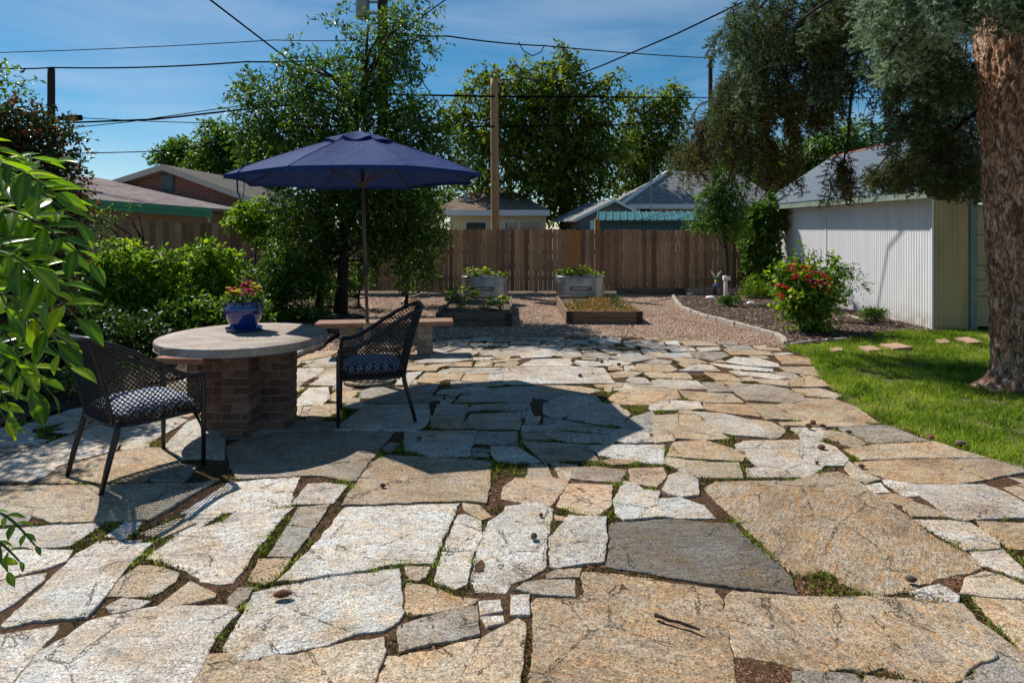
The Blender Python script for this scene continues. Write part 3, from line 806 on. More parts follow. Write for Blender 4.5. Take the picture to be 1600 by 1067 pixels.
f1 = empty('wooden_fence', (0, 16, 0), 0, 'weathered brown picket fence standing behind the two metal stock tanks', 'fence')
A1, B1 = (-4.3, 16.0), (6.55, 16.0); top1 = lambda s: 1.585 - .065 * max(0, s - .4)
isrep = lambda px: 885 < px < 906
b = MB(); pickets(b, A1, B1, top1, .118, rg, skip=isrep); o = b.build('picket_panel', M['fence_wood'])
b2 = MB(); pickets(b2, A1, B1, top1, .118, rg, only=isrep); o2 = b2.build('repair_picket', M['fence_repair'])
tag(o2, 'newer orange pickets patched into the fence')
b3 = MB()
for z in (.35, 1.0, 1.4): b3.box((1.1, 16.045, z), (10.8, .04, .09))
o3 = b3.build('rail', M['fence_wood'])
for q in (o, o2, o3): q.parent = f1; q.location = (0, -16, 0)
for x in (-4.2, -1.8, .6, 1.95, 3.6, 5.9):
    b = MB(); b.box((x, 16.11, .78), (.09, .09, 1.56), r=.3); q = b.build('post', M['fence_wood']); q.parent = f1; q.location = (0, -16, 0)
f2 = empty('wooden_fence', (-7, 14.6, 0), 0, 'shaded picket fence behind the shrubs below the brick gable', 'fence')
A2, B2 = (-10.6, 12.9), (-4.35, 15.95)
b = MB(); pickets(b, A2, B2, lambda s: 1.80 - .10 * s, .125, rg); q = b.build('picket_panel', M['fence_wood']); q.parent = f2; q.location = (7, -14.6, 0)
b = MB(); an = math.atan2(B2[1] - A2[1], B2[0] - A2[0])
for z in (.35, .95, 1.45): b.box(((A2[0] + B2[0]) / 2, (A2[1] + B2[1]) / 2 + .06, z), (6.9, .04, .09), rz=an)
q = b.build('rail', M['fence_wood']); q.parent = f2; q.location = (7, -14.6, 0)

# ================================================================ raised beds, stock tanks
noisy('bed_board', (.045, .034, .028), (.13, .095, .07), 5, .85, .5, .004, stretch=(1, 1, 6), c3=(.20, .14, .09))
noisy('bed_board_warm', (.10, .06, .038), (.20, .125, .075), 5, .8, .5, .004, stretch=(.8, .8, 6), c3=(.26, .17, .10))
m = mat('straw', rough=.9); t = NT(m); v = t.coord((30, 6, 8)); 
t.color(t.ramp(t.noise(v, 5, 6, .7), [(.3, (.22, .12, .03)), (.5, (.60, .40, .14)), (.7, (.85, .65, .32))])); t.bump(t.noise(v, 9, 5), 1, .02)
m = mat('galvanized', (.42, .42, .43), .38, .75); t = NT(m); v = t.coord((2, 2, 1))
t.color(t.ramp(t.noise(v, 4, 5, .7), [(.3, (.26, .24, .24)), (.55, (.46, .46, .47)), (.75, (.62, .62, .64))]))
t.rough(t.ramp(t.noise(v, 6, 4), [(.3, .28), (.7, .55)]))
noisy('rust', (.16, .07, .04), (.30, .22, .17), 30, .8, .2)
def raised_bed(x0, x1, y0, y1, h, mt, inner, label, seed):
    cx, cy = (x0 + x1) / 2, (y0 + y1) / 2; W, D = x1 - x0, y1 - y0
    e = empty('raised_bed', (cx, cy, 0), 0, label, 'raised bed', 'timber raised beds on the gravel')
    T = .045
    for nm, c, d in (('front_board', (0, -D / 2 + T / 2), (W - .004, T)), ('back_board', (0, D / 2 - T / 2), (W - .004, T)),
                     ('side_board', (-W / 2 + T / 2, 0), (T, D - 2 * T - .004)), ('side_board', (W / 2 - T / 2, 0), (T, D - 2 * T - .004))):
        b = MB(); hh = (h + .02) / 2
        for k in (0, 1): b.box((c[0], c[1], -.02 + hh * (k + .5)), (d[0], d[1], hh - .005), bev=.005, r=.4 + .2 * k)
        b.build(nm, mt, e)
    for sx in (-1, 1):
        b = MB(); b.box((sx * (W / 2 - .055), -D / 2 - .004, h / 2 - .006), (.10, .03, h + .01), bev=.004, r=.2); b.build('corner_block', M['dark_wood'], e)
    s = MB(); nx, ny = 14, 24; v = []; f = []
    for j in range(ny + 1):
        for i in range(nx + 1):
            x = -W / 2 + T + (W - 2 * T) * i / nx; y = -D / 2 + T + (D - 2 * T) * j / ny
            v.append((x, y, h - .05 + .03 * noise.noise((x * 4, y * 4, seed)) + .02 * noise.noise((x * 13, y * 13, seed))))
    for j in range(ny):
        for i in range(nx): a = j * (nx + 1) + i; f.append([a, a + 1, a + nx + 2, a + nx + 1])
    s.add(v, f); s.build('soil', M[inner], e, smooth=True)
    return e
bedL = raised_bed(-1.26, 0.0, 10.53, 13.2, .205, M['bed_board'], 'soil', 'dark timber raised bed of bare soil and squash plants', 3)
bedR = raised_bed(.92, 2.22, 10.85, 13.27, .20, M['bed_board_warm'], 'soil', 'timber raised bed covered with golden straw mulch', 7)
sp = sample_poly([(.97, 10.9), (2.17, 10.9), (2.17, 13.2), (1.6, 13.2), (1.5, 12.4), (1.0, 12.1)], 9000, rng)
hb = lambda x, y: .15 + .03 * noise.noise(((x - 1.57) * 4, (y - 12.06) * 4, 7))
n = len(sp)
o = scatter('straw_mulch', np.column_stack([sp, [hb(x, y) + .005 for x, y in sp] + rng.uniform(0, .035, n)]), np.column_stack([rng.normal(0, 1, (n, 2)), rng.normal(0, .25, n)]),
            np.tile([0, 0, 1.0], (n, 1)) + rng.normal(0, .3, (n, 3)), rng.uniform(.03, .10, n), rng.uniform(.004, .010, n), ramp_mat('straw_blade', [(0, (.30, .17, .05)), (.5, (.62, .42, .15)), (1, (.85, .68, .34))]), rng.random(n))
tag(o, 'loose golden straw spread over the soil of the right raised bed', 'straw', kind='stuff')
def stock_tank(x0, x1, y0, h, label, warm, lbl):
    W = x1 - x0; D = .58; e = empty('stock_tank', ((x0 + x1) / 2, y0 + D / 2, 0), 0, label, 'planter', 'galvanized stock tanks by the fence')
    def ring(off, z, n=64):
        out = []; r = D / 2 + off; s = W / 2 - D / 2
        for k in range(n):
            a = 2 * math.pi * k / n; c, sn = math.cos(a), math.sin(a)
            out.append((s * (1 if c > 1e-9 else -1 if c < -1e-9 else 0) + r * c, r * sn, z))
        return out
    n = 64
    def loft(rings, name, mt, par, corr=False):
        b = MB(); v = []; f = []
        for q in rings: v += q
        for i in range(len(rings) - 1):
            for j in range(n): k = (j + 1) % n; f.append([i * n + j, i * n + k, (i + 1) * n + k, (i + 1) * n + j])
        b.add(v, f); return b.build(name, mt, par, angle=40)
    rr = []
    for z in np.linspace(-.01, h, 40):
        z_ = z / h; o_ = 0
        if z_ > .78: o_ = .006 * math.sin((z_ - .78) / .22 * math.pi * 4)
        if z_ < .1: o_ = .003
        rr.append(ring(o_, z))
    body = loft(rr, 'tank_body', M['galvanized'], e)
    loft([ring(-.012, h * .7), ring(-.01, h)], 'liner', M['galvanized'], e)
    b = MB(); b.tube(ring(.004, h) + ring(.004, h)[:1], .011, 8, cap=False); b.build('rolled_rim', M['galvanized'], e, smooth=True)
    b = MB(); b.add(ring(-.013, h - .05, n), [list(range(n))]); b.build('soil', M['soil'], e)
    # vertical ribs low on the body
    b = MB()
    for k in range(int((W - D) / .03) + 1):
        x = -(W - D) / 2 + k * .03; b.tube([(x, -D / 2 - .001, .03), (x, -D / 2 - .001, h * .62)], .006, 6)
    b.build('rib', M['galvanized'], e, smooth=True)
    b = MB(); b.box((-.02, -D / 2 - .012, h * .58), (.46, .012, .075), bev=.004); p = b.build('label_plate', M['rust'], e)
    b = MB(); b.box((-.02, -D / 2 - .0195, h * .58), (.36, .004, .03), bev=.002); b.build('embossing', M['galvanized'], p)
    return e
tkL = stock_tank(-1.08, -.09, 13.5, .575, 'dull brown-grey stock tank planter behind the soil bed', True, '')
tkR = stock_tank(.95, 1.98, 13.5, .575, 'shiny galvanized stock tank planter behind the straw bed', False, '')

# ================================================================ corrugated shed
m = mat('shed_white', (.62, .62, .65), .5, .1); t = NT(m); v = t.coord((1, 1, .15), obj=False)
c = t.ramp(t.noise(v, 5, 5, .6), [(.3, (.78, .77, .79)), (.55, (.86, .85, .86)), (.75, (.90, .89, .89))])
zz = t.n('ShaderNodeSeparateXYZ', {0: t.n('ShaderNodeNewGeometry').outputs['Position']}).outputs[2]
dirt = t.math('MULTIPLY', t.ramp(zz, [(0.0, 1.0), (.35, 0.0)]), t.ramp(t.noise(t.coord(obj=False), 9, 5), [(.35, 0.0), (.65, .8)]))
c = t.mix(dirt, c, (.40, .31, .20)); t.color(c)
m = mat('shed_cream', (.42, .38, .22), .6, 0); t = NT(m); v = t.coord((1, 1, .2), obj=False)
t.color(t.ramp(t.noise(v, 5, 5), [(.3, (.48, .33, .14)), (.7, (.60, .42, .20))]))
noisy('shed_green', (.15, .20, .16), (.24, .29, .24), 5, .6, .1)
m = mat('roof_metal', (.42, .46, .50), .6, 0, .3); t = NT(m); v = t.coord((.4, 3, 3), obj=False)
t.color(t.ramp(t.noise(v, 4, 5, .6), [(.3, (.17, .205, .25)), (.6, (.20, .245, .29)), (.8, (.27, .31, .36))]))
mat('ridge_red', (.38, .07, .05), .6)
def corrugated(name, org, u, w, nrm, L, hfun, pitch, amp, mt, parent, rows=2, h0=0.0):
    """sheet from org along u (length L), rising along w to hfun(s); waves along nrm"""
    org, u, w, nrm = map(np.array, (org, u, w, nrm)); n = int(L / pitch * 8); v = []; f = []
    for i in range(n + 1):
        s = L * i / n; a = amp * math.sin(2 * math.pi * s / pitch)
        for k in range(rows): v.append(org + u * s + w * (h0 + (hfun(s) - h0) * k / (rows - 1)) + nrm * a)
    for i in range(n):
        for k in range(rows - 1): q = i * rows + k; f.append([q, q + rows, q + rows + 1, q + 1])
    b = MB(); b.add(v, f); o = b.build(name, mt, parent, smooth=True)
    return o
X0, X1, Y0, Y1, EV, RX, RZ = 6.61, 9.85, 10.06, 16.1, 2.06, 8.22, 3.42
sh = empty('metal_shed', (0, 0, 0), 0, 'white corrugated metal shed with a grey metal roof behind the spruce trunk', 'shed')
corrugated('side_wall', (X0, Y1, 0), (0, -1, 0), (0, 0, 1), (1, 0, 0), Y1 - Y0, lambda s: 2.12, .068, .0085, M['shed_white'], sh)
gab = lambda s: 2.12 + min((s + .2) / (RX - X0 + .1), 1) * 1.1 - max(0, (s - (RX - X0)) * .8)
corrugated('front_wall', (X0, Y0, 0), (1, 0, 0), (0, 0, 1), (0, 1, 0), .56, lambda s: 2.2 + s * .62, .072, .0085, M['shed_cream'], sh)
corrugated('gable_wall', (X0 + .56, Y0, 2.12), (1, 0, 0), (0, 0, 1), (0, 1, 0), 2.68, lambda s: max(.02, min(.42 + s * .66, 1.2 - max(0, s - 1.1) * .66)), .072, .0085, M['shed_cream'], sh)
corrugated('front_wall', (9.35, Y0, 0), (1, 0, 0), (0, 0, 1), (0, 1, 0), .5, lambda s: 2.13, .072, .0085, M['shed_cream'], sh)
b = MB(); b.box((X1, (Y0 + Y1) / 2, 1.05), (.04, Y1 - Y0, 2.1)); b.box(((X0 + X1) / 2, Y1 + .02, 1.05), (X1 - X0, .04, 2.1)); b.build('rear_wall', M['shed_cream'], sh)
b = MB(); b.box((X0 - .012, Y0 - .012, 1.02), (.03, .03, 2.08)); b.build('corner_trim', M['shed_white'], sh)
b = MB(); b.box((7.235, Y0 + .0, 1.06), (.11, .09, 2.12), bev=.006); b.box((9.28, Y0 + .0, 1.06), (.11, .09, 2.12), bev=.006); b.box((8.26, Y0 + .0, 2.06), (1.93, .088, .12)); b.build('door_frame', M['shed_green'], sh)
b = MB()
for k in range(4):
    zc = .27 + k * .49
    b.box((8.26, Y0 + .20, zc), (1.94, .03, .48), bev=.004)
    for j in range(4): b.box((7.52 + j * .49, Y0 + .182, zc), (.40, .02, .34), bev=.008)
dr = b.build('garage_door', M['shed_cream'], sh)
b = MB(); b.tube([(7.42, Y0 + .15, .78), (7.42, Y0 + .12, .78), (7.54, Y0 + .12, .78), (7.54, Y0 + .15, .78)], .008, 6); b.build('handle', M['grey_metal'], dr)
# roof: waves run up the slope
EX, EZ = 6.28, 2.17
sl = np.array([RX - EX, 0, RZ - EZ]); SL = np.linalg.norm(sl); sl = sl / SL; nr = np.array([-sl[2], 0, sl[0]])
rf = corrugated('roof', (EX, Y1 + .3, EZ), (0, -1, 0), tuple(sl), tuple(nr), Y1 - Y0 + .66, lambda s: SL, .125, .030, M['roof_metal'], sh)
sl2 = np.array([-sl[0], 0, sl[2]])
corrugated('roof', (2 * RX - EX, Y0 - .36, EZ), (0, 1, 0), tuple(sl2), (sl[2], 0, sl[0]), Y1 - Y0 + .66, lambda s: SL, .125, .030, M['roof_metal'], sh)
b = MB(); b.tube([(RX, Y1 + .3, RZ + .012), (RX, Y0 - .36, RZ + .012)], .05, 8, flat=.6); b.build('ridge_cap', M['ridge_red'], rf)
b = MB(); b.box((EX + .02, (Y0 + Y1) / 2 - .03, EZ - .06), (.022, Y1 - Y0 + .66, .10)); b.box((EX + .18, (Y0 + Y1) / 2 - .03, EZ - .062), (.30, Y1 - Y0 + .6, .012))
for yy in (Y0 - .35, Y1 + .29):
    for s in (-1, 1):
        c = ((RX + (EX if s < 0 else 2 * RX - EX)) / 2, yy, (EZ + RZ) / 2 - .06); a = math.atan2(RZ - EZ, RX - EX) * (-1 if s < 0 else 1)
        rot = [[math.cos(a), 0, math.sin(a)], [0, 1, 0], [-math.sin(a), 0, math.cos(a)]]
        b.box(c, (SL, .024, .11), rot=rot)
b.build('fascia', M['shed_green'], sh)
# little hatch outlined on the side wall
b = MB()
for y0_, z0_, d_ in ((13.45, 1.0, (.02, .02, 1.72)), (12.75, 1.845, (.02, 1.2, .02))): b.box((X0 - .012, y0_, z0_ + .0), d_)
b.build('seam_strip', M['shed_white'], sh)

# ================================================================ round table, pot, benches
m = mat('table_stone', rough=.65, spec=.4); t = NT(m); v = t.coord((1, 2.2, 1), rot=(0, 0, .4))
c = t.ramp(t.noise(v, 3, 6, .62, .6), [(.3, (.20, .14, .10)), (.48, (.30, .235, .19)), (.62, (.38, .34, .30)), (.8, (.24, .20, .18))])
c = t.mix(1.0, c, t.ramp(t.noise(t.coord(), 60, 4, .7), [(.3, .8), (.6, 1.1)]), 'MULTIPLY'); t.color(c)
t.bump(t.noise(t.coord(), 28, 6, .7), .5, .012)
m = mat('brick_brown', rough=.9, spec=.2); t = NT(m); v = t.coord((12, 12, 60))
c = t.ramp(t.attr('rnd').outputs['Fac'], [(0, (.15, .075, .055)), (.4, (.21, .115, .085)), (.75, (.26, .15, .11)), (1, (.32, .20, .155))])
c = t.mix(1.0, c, t.ramp(t.noise(v, 2.5, 6, .75), [(.3, .40), (.5, .95), (.68, 1.5)]), 'MULTIPLY'); t.color(c); t.bump(t.noise(v, 3, 5, .7), 1, .02)
noisy('mortar', (.14, .11, .09), (.25, .21, .175), 25, .95, .5)
m = mat('brick_tan', rough=.9, spec=.2); t = NT(m); v = t.coord((12, 12, 60))
c = t.ramp(t.attr('rnd').outputs['Fac'], [(0, (.20, .15, .11)), (.5, (.32, .25, .18)), (1, (.42, .34, .25))])
c = t.mix(1.0, c, t.ramp(t.noise(v, 2.5, 5, .7), [(.3, .65), (.7, 1.2)]), 'MULTIPLY'); t.color(c); t.bump(t.noise(v, 3, 5, .7), 1, .006)
def brick_face(b, p0, p1, z0, z1, rowh, blen, rg, out=.0, depth=.05, first=0):
    """bricks along the vertical face from p0 to p1 (outward on the right-hand side)"""
    L = math.dist(p0, p1); u = ((p1[0] - p0[0]) / L, (p1[1] - p0[1]) / L); nrm_ = (u[1], -u[0]); rz = math.atan2(u[1], u[0])
    rows = int(round((z1 - z0) / rowh)); rh = (z1 - z0) / rows
    for r_ in range(rows):
        cuts = [0]; x = blen * (.5 if (r_ + first) % 2 else 1.0) * rg.uniform(.85, 1.1)
        while x < L - .03: cuts.append(x); x += blen * rg.uniform(.85, 1.1)
        cuts.append(L)
        for i in range(len(cuts) - 1):
            s = (cuts[i] + cuts[i + 1]) / 2; w = cuts[i + 1] - cuts[i] - .010
            if w < .01: continue
            o_ = rg.uniform(-.003, .003) + out
            b.box((p0[0] + u[0] * s + nrm_[0] * (o_ - depth / 2), p0[1] + u[1] * s + nrm_[1] * (o_ - depth / 2), z0 + rh * (r_ + .5)), (w, depth, rh - .010), rz=rz, r=rg.random(), bev=.005)
TX, TY, TR = -2.19, 5.24, .655
tb = empty('round_table', (TX, TY, 0), 0, 'round stone-topped table on a cross-shaped brick pedestal', 'table')
b = MB(); n = 160; v = []; f = []
prof = [(0, .735), (.5, .736), (.97, .735), (.992, .728), (1.0, .715), (.99, .68), (1.0, .668), (.97, .662), (0, .662)]
for q, z in prof[1:-1]:
    for j in range(n):
        a = 2 * math.pi * j / n; ca, sa = math.cos(a), math.sin(a)
        amp = 0 if q < .9 else 1
        r_ = TR * q * (1 + amp * (.006 * noise.noise((ca * 3, sa * 3, 1)) + .008 * noise.noise((ca * 14, sa * 14, z * 30)) + .004 * noise.noise((ca * 40, sa * 40, z * 60))))
        r_ *= 1 - .018 * max(0, math.cos(4 * a + .5)) * amp
        v.append((r_ * ca, r_ * sa, z))
mm = len(prof) - 2
f.append([j for j in range(n)])
for i in range(mm - 1):
    for j in range(n): k = (j + 1) % n; f.append([i * n + k, i * n + j, (i + 1) * n + j, (i + 1) * n + k])
f.append([(mm - 1) * n + j for j in range(n - 1, -1, -1)])
b.add(v, f); b.build('table_top', M['table_stone'], tb, angle=35)
rg = random.Random(8)
hw, hl = .105, .345
cross = [(-hw, -hl), (hw, -hl), (hw, -hw), (hl, -hw), (hl, hw), (hw, hw), (hw, hl), (-hw, hl), (-hw, hw), (-hl, hw), (-hl, -hw), (-hw, -hw)]
th = .05; cr = [(x * math.cos(th) - y * math.sin(th) + .06, x * math.sin(th) + y * math.cos(th) - .02) for x, y in cross]
b = MB()
for i in range(12): brick_face(b, cr[i], cr[(i + 1) % 12], 0.0, .655, .066, .17, rg, first=i)
pd = b.build('pedestal', M['brick_brown'], tb)
ci = inset(cr, .009)
b = MB(); b.prism(ci, -.01, .66); b.build('mortar_core', M['mortar'], pd)
# pot
m = mat('glazed_blue', (.008, .035, .22), .09, 0, .9); t = NT(m)
t.b.inputs['Coat Weight'].default_value = .35; t.b.inputs['Coat Roughness'].default_value = .06
t.color(t.ramp(t.noise(t.coord(), 9, 4), [(.35, (.003, .014, .12)), (.65, (.008, .035, .22))]))
PX, PY = -2.27, 5.42
pot = empty('flower_pot', (PX, PY, .736), 0, 'glazed cobalt blue pot standing on the round table', 'flower pot')
b = MB(); b.lathe([(.085, .0), (.13, .006), (.145, .012), (.15, .030), (.143, .030), (.135, .016), (.05, .014)], n=48); b.build('saucer', M['glazed_blue'], pot, angle=50)
b = MB(); b.lathe([(.085, .016), (.097, .02), (.108, .05), (.132, .095), (.150, .14), (.157, .172), (.156, .198), (.146, .222), (.146, .232), (.157, .238), (.162, .245), (.158, .252), (.145, .250), (.138, .235), (.135, .21), (.02, .208)], n=56)
b.build('pot_body', M['glazed_blue'], pot, angle=60)
b = MB(); b.lathe([(.134, .19), (.13, .222), (.02, .228)], n=32); b.build('soil', M['soil'], pot)
fl = empty('potted_flowers', (PX, PY, .95), 0, 'bunch of yellow and pink blossoms growing in the blue pot', 'flowers')
rg2 = np.random.default_rng(2)
n = 520; a = rg2.uniform(0, 6.28, n); r_ = .145 * np.sqrt(rg2.random(n)); zz_ = rg2.uniform(.0, .12, n) * (1 - (r_ / .2) ** 2)
pp = np.column_stack([r_ * np.cos(a), r_ * np.sin(a), zz_])
scatter('foliage', pp, np.column_stack([np.cos(a), np.sin(a), rg2.normal(.4, .5, n)]), rg2.normal(0, .4, (n, 3)) + [0, 0, 1], rg2.uniform(.03, .055, n), rg2.uniform(.012, .02, n), M['leaf_mid'], rg2.random(n), fl)
def heads(name, cs, m_, par, R0=.024, layers=4):
    b = MB()
    for c in cs:
        for l in range(layers):
            k = 12 - l * 2; rr_ = R0 * (1 - .2 * l)
            for j in range(k):
                an = 2 * math.pi * (j + .5 * l) / k + rg.uniform(-.1, .1); up = .25 + .33 * l
                d_ = np.array([math.cos(an) * math.cos(up), math.sin(an) * math.cos(up), math.sin(up)]); s_ = np.array([-math.sin(an), math.cos(an), 0]) * rr_ * .28
                c_ = np.array(c); tip = c_ + d_ * rr_; mid = c_ + d_ * rr_ * .6 + np.array([0, 0, .1 * rr_])
                b.add([c_, mid - s_, tip, mid + s_], [[0, 1, 2, 3]], rg.random())
    return b.build(name, m_, par)
ye, pk = [], []
for cx, cy, cz, nn_, lst in ((-.075, -.05, .10, 11, ye), (-.02, -.08, .10, 6, ye), (.10, -.01, .13, 12, ye), (.055, .03, .16, 6, ye), (-.10, .0, .115, 5, pk), (.01, -.02, .145, 8, pk), (.06, -.07, .105, 9, pk), (.09, -.08, .085, 4, pk), (.03, .02, .16, 5, pk)):
    for _ in range(int(nn_ * 1.5)): lst.append((cx + rg.gauss(0, .023), cy + rg.gauss(0, .023), cz + .015 + rg.gauss(0, .014)))
heads('yellow_blossoms', ye, M['petal_yellow'], fl); heads('pink_blossoms', pk, M['petal_pink'], fl)
# benches
def bench(name, label, cx, cy, rz, L, W, supports, mt, bm, slabr=.42):
    e = empty(name, (cx, cy, 0), rz, label, 'bench', 'stone slab benches around the table')
    b = MB(); b.box((0, 0, slabr - .03), (L, W, .058), bev=.008)
    o = b.build('seat', mt, e)
    for sx in supports:
        b = MB(); w, d_ = .20, W * .72; q = [(sx - w / 2, -d_ / 2), (sx + w / 2, -d_ / 2), (sx + w / 2, d_ / 2), (sx - w / 2, d_ / 2)]
        for i in range(4): brick_face(b, q[i], q[(i + 1) % 4], 0, slabr - .062, .09, .2, rg, first=i)
        s_ = b.build('support', bm, e)
        b = MB(); b.prism(inset(q, .004), -.02, slabr - .06); b.build('mortar_core', M['mortar'], s_)
    return e
noisy('slab_brown', (.15, .075, .05), (.26, .14, .095), 9, .8, .3, .004, c3=(.32, .20, .145))
bench('stone_bench', 'long brown slab bench on two brick supports behind the parasol base', -1.62, 8.2, .13, 1.72, .34, (-.46, .50), M['slab_brown'], M['brick_tan'])
bench('stone_bench', 'orange-brown slab bench half hidden behind the round table', -2.78, 5.98, -.1, .95, .34, (-.10, .3), M['sandstone_red'], M['brick_brown'])

# ================================================================ woven chairs
m = mat('cushion_cloth', rough=.85, spec=.2); t = NT(m); v = t.coord((1, 1, 1))
sx_ = t.n('ShaderNodeSeparateXYZ', {0: v})
ab = t.math('PINGPONG', sx_.outputs[0], .035)
u_ = t.math('ADD', t.math('ADD', sx_.outputs[1], sx_.outputs[2]), ab)
w1 = t.math('PINGPONG', u_, .022)
nn_ = t.math('MULTIPLY', t.math('SUBTRACT', t.noise(v, 40, 2), .5), .012)
msk = t.ramp(t.math('DIVIDE', t.math('ADD', w1, nn_), .022), [(.40, 0.0), (.46, 1.0)], 'LINEAR')
t.color(t.mix(msk, (.014, .05, .24), (.55, .58, .58)))
def make_chair(label):
    ch = empty('woven_chair', (0, 0, 0), 0, label, 'chair', 'woven dining chairs at the round table')
    ZS = .385
    # plan path of the shell, front right arm -> back -> front left arm
    raw = [(.27, -.275), (.0, -.285), (-.16, -.275), (-.235, -.235), (-.265, -.16), (-.27, 0), (-.265, .16), (-.235, .235), (-.16, .275), (.0, .285), (.27, .275)]
    P2 = []
    for i in range(len(raw) - 1):
        p0, p1, p2_, p3 = np.array(raw[max(i - 1, 0)]), np.array(raw[i]), np.array(raw[i + 1]), np.array(raw[min(i + 2, len(raw) - 1)])
        for k in range(12):
            q = k / 12; P2.append(.5 * ((2 * p1) + (-p0 + p2_) * q + (2 * p0 - 5 * p1 + 4 * p2_ - p3) * q * q + (-p0 + 3 * p1 - 3 * p2_ + p3) * q ** 3))
    P2.append(np.array(raw[-1])); P2 = np.array(P2)
    S = np.concatenate([[0], np.cumsum(np.linalg.norm(np.diff(P2, axis=0), axis=1))]); LT = S[-1]
    xs_ = lambda s: np.array([np.interp(s, S, P2[:, 0]), np.interp(s, S, P2[:, 1])])
    def top(s):
        q = min(s, LT - s) / (LT / 2)          # 0 front .. 1 middle of back
        q2 = min(1, max(0, (q - .12) / .62)); e_ = q2 * q2 * (3 - 2 * q2)
        return .615 + .01 * (1 - q) + .315 * (.35 * q2 + .65 * e_) + .01 * math.sin(q * 3.14) - .012 * (q < .02)
    def wlean(s):
        x = xs_(s)[0]; return min(1, max(0, (.20 - x) / .45))
    def SP(s, z, o=0.0):
        p = xs_(s); w = wlean(s); zz = (z - ZS)
        sg = 1 if p[1] > 0 else -1
        out = .012 * sg * min(1, abs(p[1]) / .27)
        return np.array([p[0] - w * (.20 * zz + .12 * zz * zz) - o * w, p[1] + out * zz * 4 * (1 - w * .5) + o * (1 if p[1] > 0 else -1) * (1 - w), z])
    # woven lattice
    b = MB(); pitch = .029; slope = 1.15; zlo = ZS
    hmax = .6
    for sgn in (1, -1):
        s0 = -hmax
        while s0 < LT + hmax:
            seg = []
            tt = 0
            while tt < hmax:
                s = s0 + tt if sgn > 0 else s0 - tt; z = zlo + tt * slope
                if 0 <= s <= LT and z <= top(s): seg.append(SP(s, z, .0022 * sgn))
                elif len(seg) > 1: b.tube(seg, .0037, 4, cap=False); seg = []
                else: seg = []
                tt += .02
            if len(seg) > 1: b.tube(seg, .0037, 4, cap=False)
            s0 += pitch
    b.build('woven_back', M['black_resin'], ch, smooth=True)
    b = MB(); b.tube([SP(s, top(s)) for s in np.linspace(0, LT, 70)], .0145, 8, flat=1.2); b.tube([SP(s, ZS) for s in np.linspace(0, LT, 60)], .013, 8)
    for s_ in (LT * .365, LT * .635): b.tube([SP(s_, z) for z in np.linspace(ZS, top(s_), 14)], .0115, 8)
    b.tube([SP(0, ZS), SP(LT, ZS)], .014, 8)
    b.build('frame', M['black_resin'], ch, smooth=True)
    for sg in (-1, 1):
        x, y = .272, .277 * sg
        b = MB(); b.tube([(x, y, 0), (x, y, .3), (x - .002, y, .56), (x - .015, y, .612), (x - .05, y, .628)], [.0135, .017, .018, .018, .015], 10); b.build('leg', M['black_metal'], ch, smooth=True)
        b = MB(); b.tube([(-.345, .252 * sg, 0), (-.30, .25 * sg, .18), (-.255, .245 * sg, .34), (-.245, .24 * sg, .42)], [.014, .018, .020, .018], 10); b.build('leg', M['black_metal'], ch, smooth=True)
    # arched apron under the front rail and side rails
    b = MB()
    arch = [(.268, y, .36 - .11 * (abs(y) / .27) ** 3) for y in np.linspace(-.265, .265, 24)]
    b.tube(arch, .009, 6)
    for k in range(-20, 21):
        for sg in (1, -1):
            seg = []
            for tt in np.linspace(0, .12, 7):
                y = k * .033 + sg * tt * .8; z = ZS - tt
                if abs(y) < .265 and z > .36 - .11 * (abs(y) / .27) ** 3: seg.append((.268, y, z))
            if len(seg) > 1: b.tube(seg, .004, 4, cap=False)
    b.build('apron', M['black_resin'], ch, smooth=True)
    b = MB()
    for k in range(15):
        y = -.25 + k * .036; b.tube([(-.25, y, ZS), (.26, y, ZS)], .0045, 4)
        x = -.24 + k * .036; b.tube([(x, -.265, ZS + .002), (x, .265, ZS + .002)], .0045, 4)
    b.build('seat', M['black_resin'], ch)
    # cushion
    b = MB(); v = []; f = []; nu, nv_ = 20, 20
    for side in (0, 1):
        for j in range(nv_ + 1):
            for i in range(nu + 1):
                x = -1 + 2 * i / nu; y = -1 + 2 * j / nv_
                e_ = (1 - abs(x) ** 5) ** .45 * (1 - abs(y) ** 5) ** .45
                rx = x * (1 - .05 * abs(y) ** 4); ry = y * (1 - .05 * abs(x) ** 4)
                z = (.046 * e_ + .014 * (1 - x * x) * (1 - y * y)) * (1 if side else -.9)
                v.append((.005 + rx * .238, ry * .255 * (1 - .05 * (x < 0) * abs(x)), ZS + .06 + z))
    o_ = (nu + 1) * (nv_ + 1)
    for j in range(nv_):
        for i in range(nu):
            a = j * (nu + 1) + i; f.append([a + o_, a + 1 + o_, a + nu + 2 + o_, a + nu + 1 + o_]); f.append([a + nu + 1, a + nu + 2, a + 1, a])
    b.add(v, f); b.build('cushion', M['cushion_cloth'], ch, smooth=True)
    return ch
c1 = make_chair('black woven chair left of the round table, seen from behind')
c1.location = (-2.47, 4.27, 0); c1.rotation_euler.z = R(54)
c2 = copy_tree(c1); c2.location = (-1.19, 5.46, 0); c2.rotation_euler.z = R(193)
c2['label'] = 'black woven chair in front of the parasol pole, facing the table'

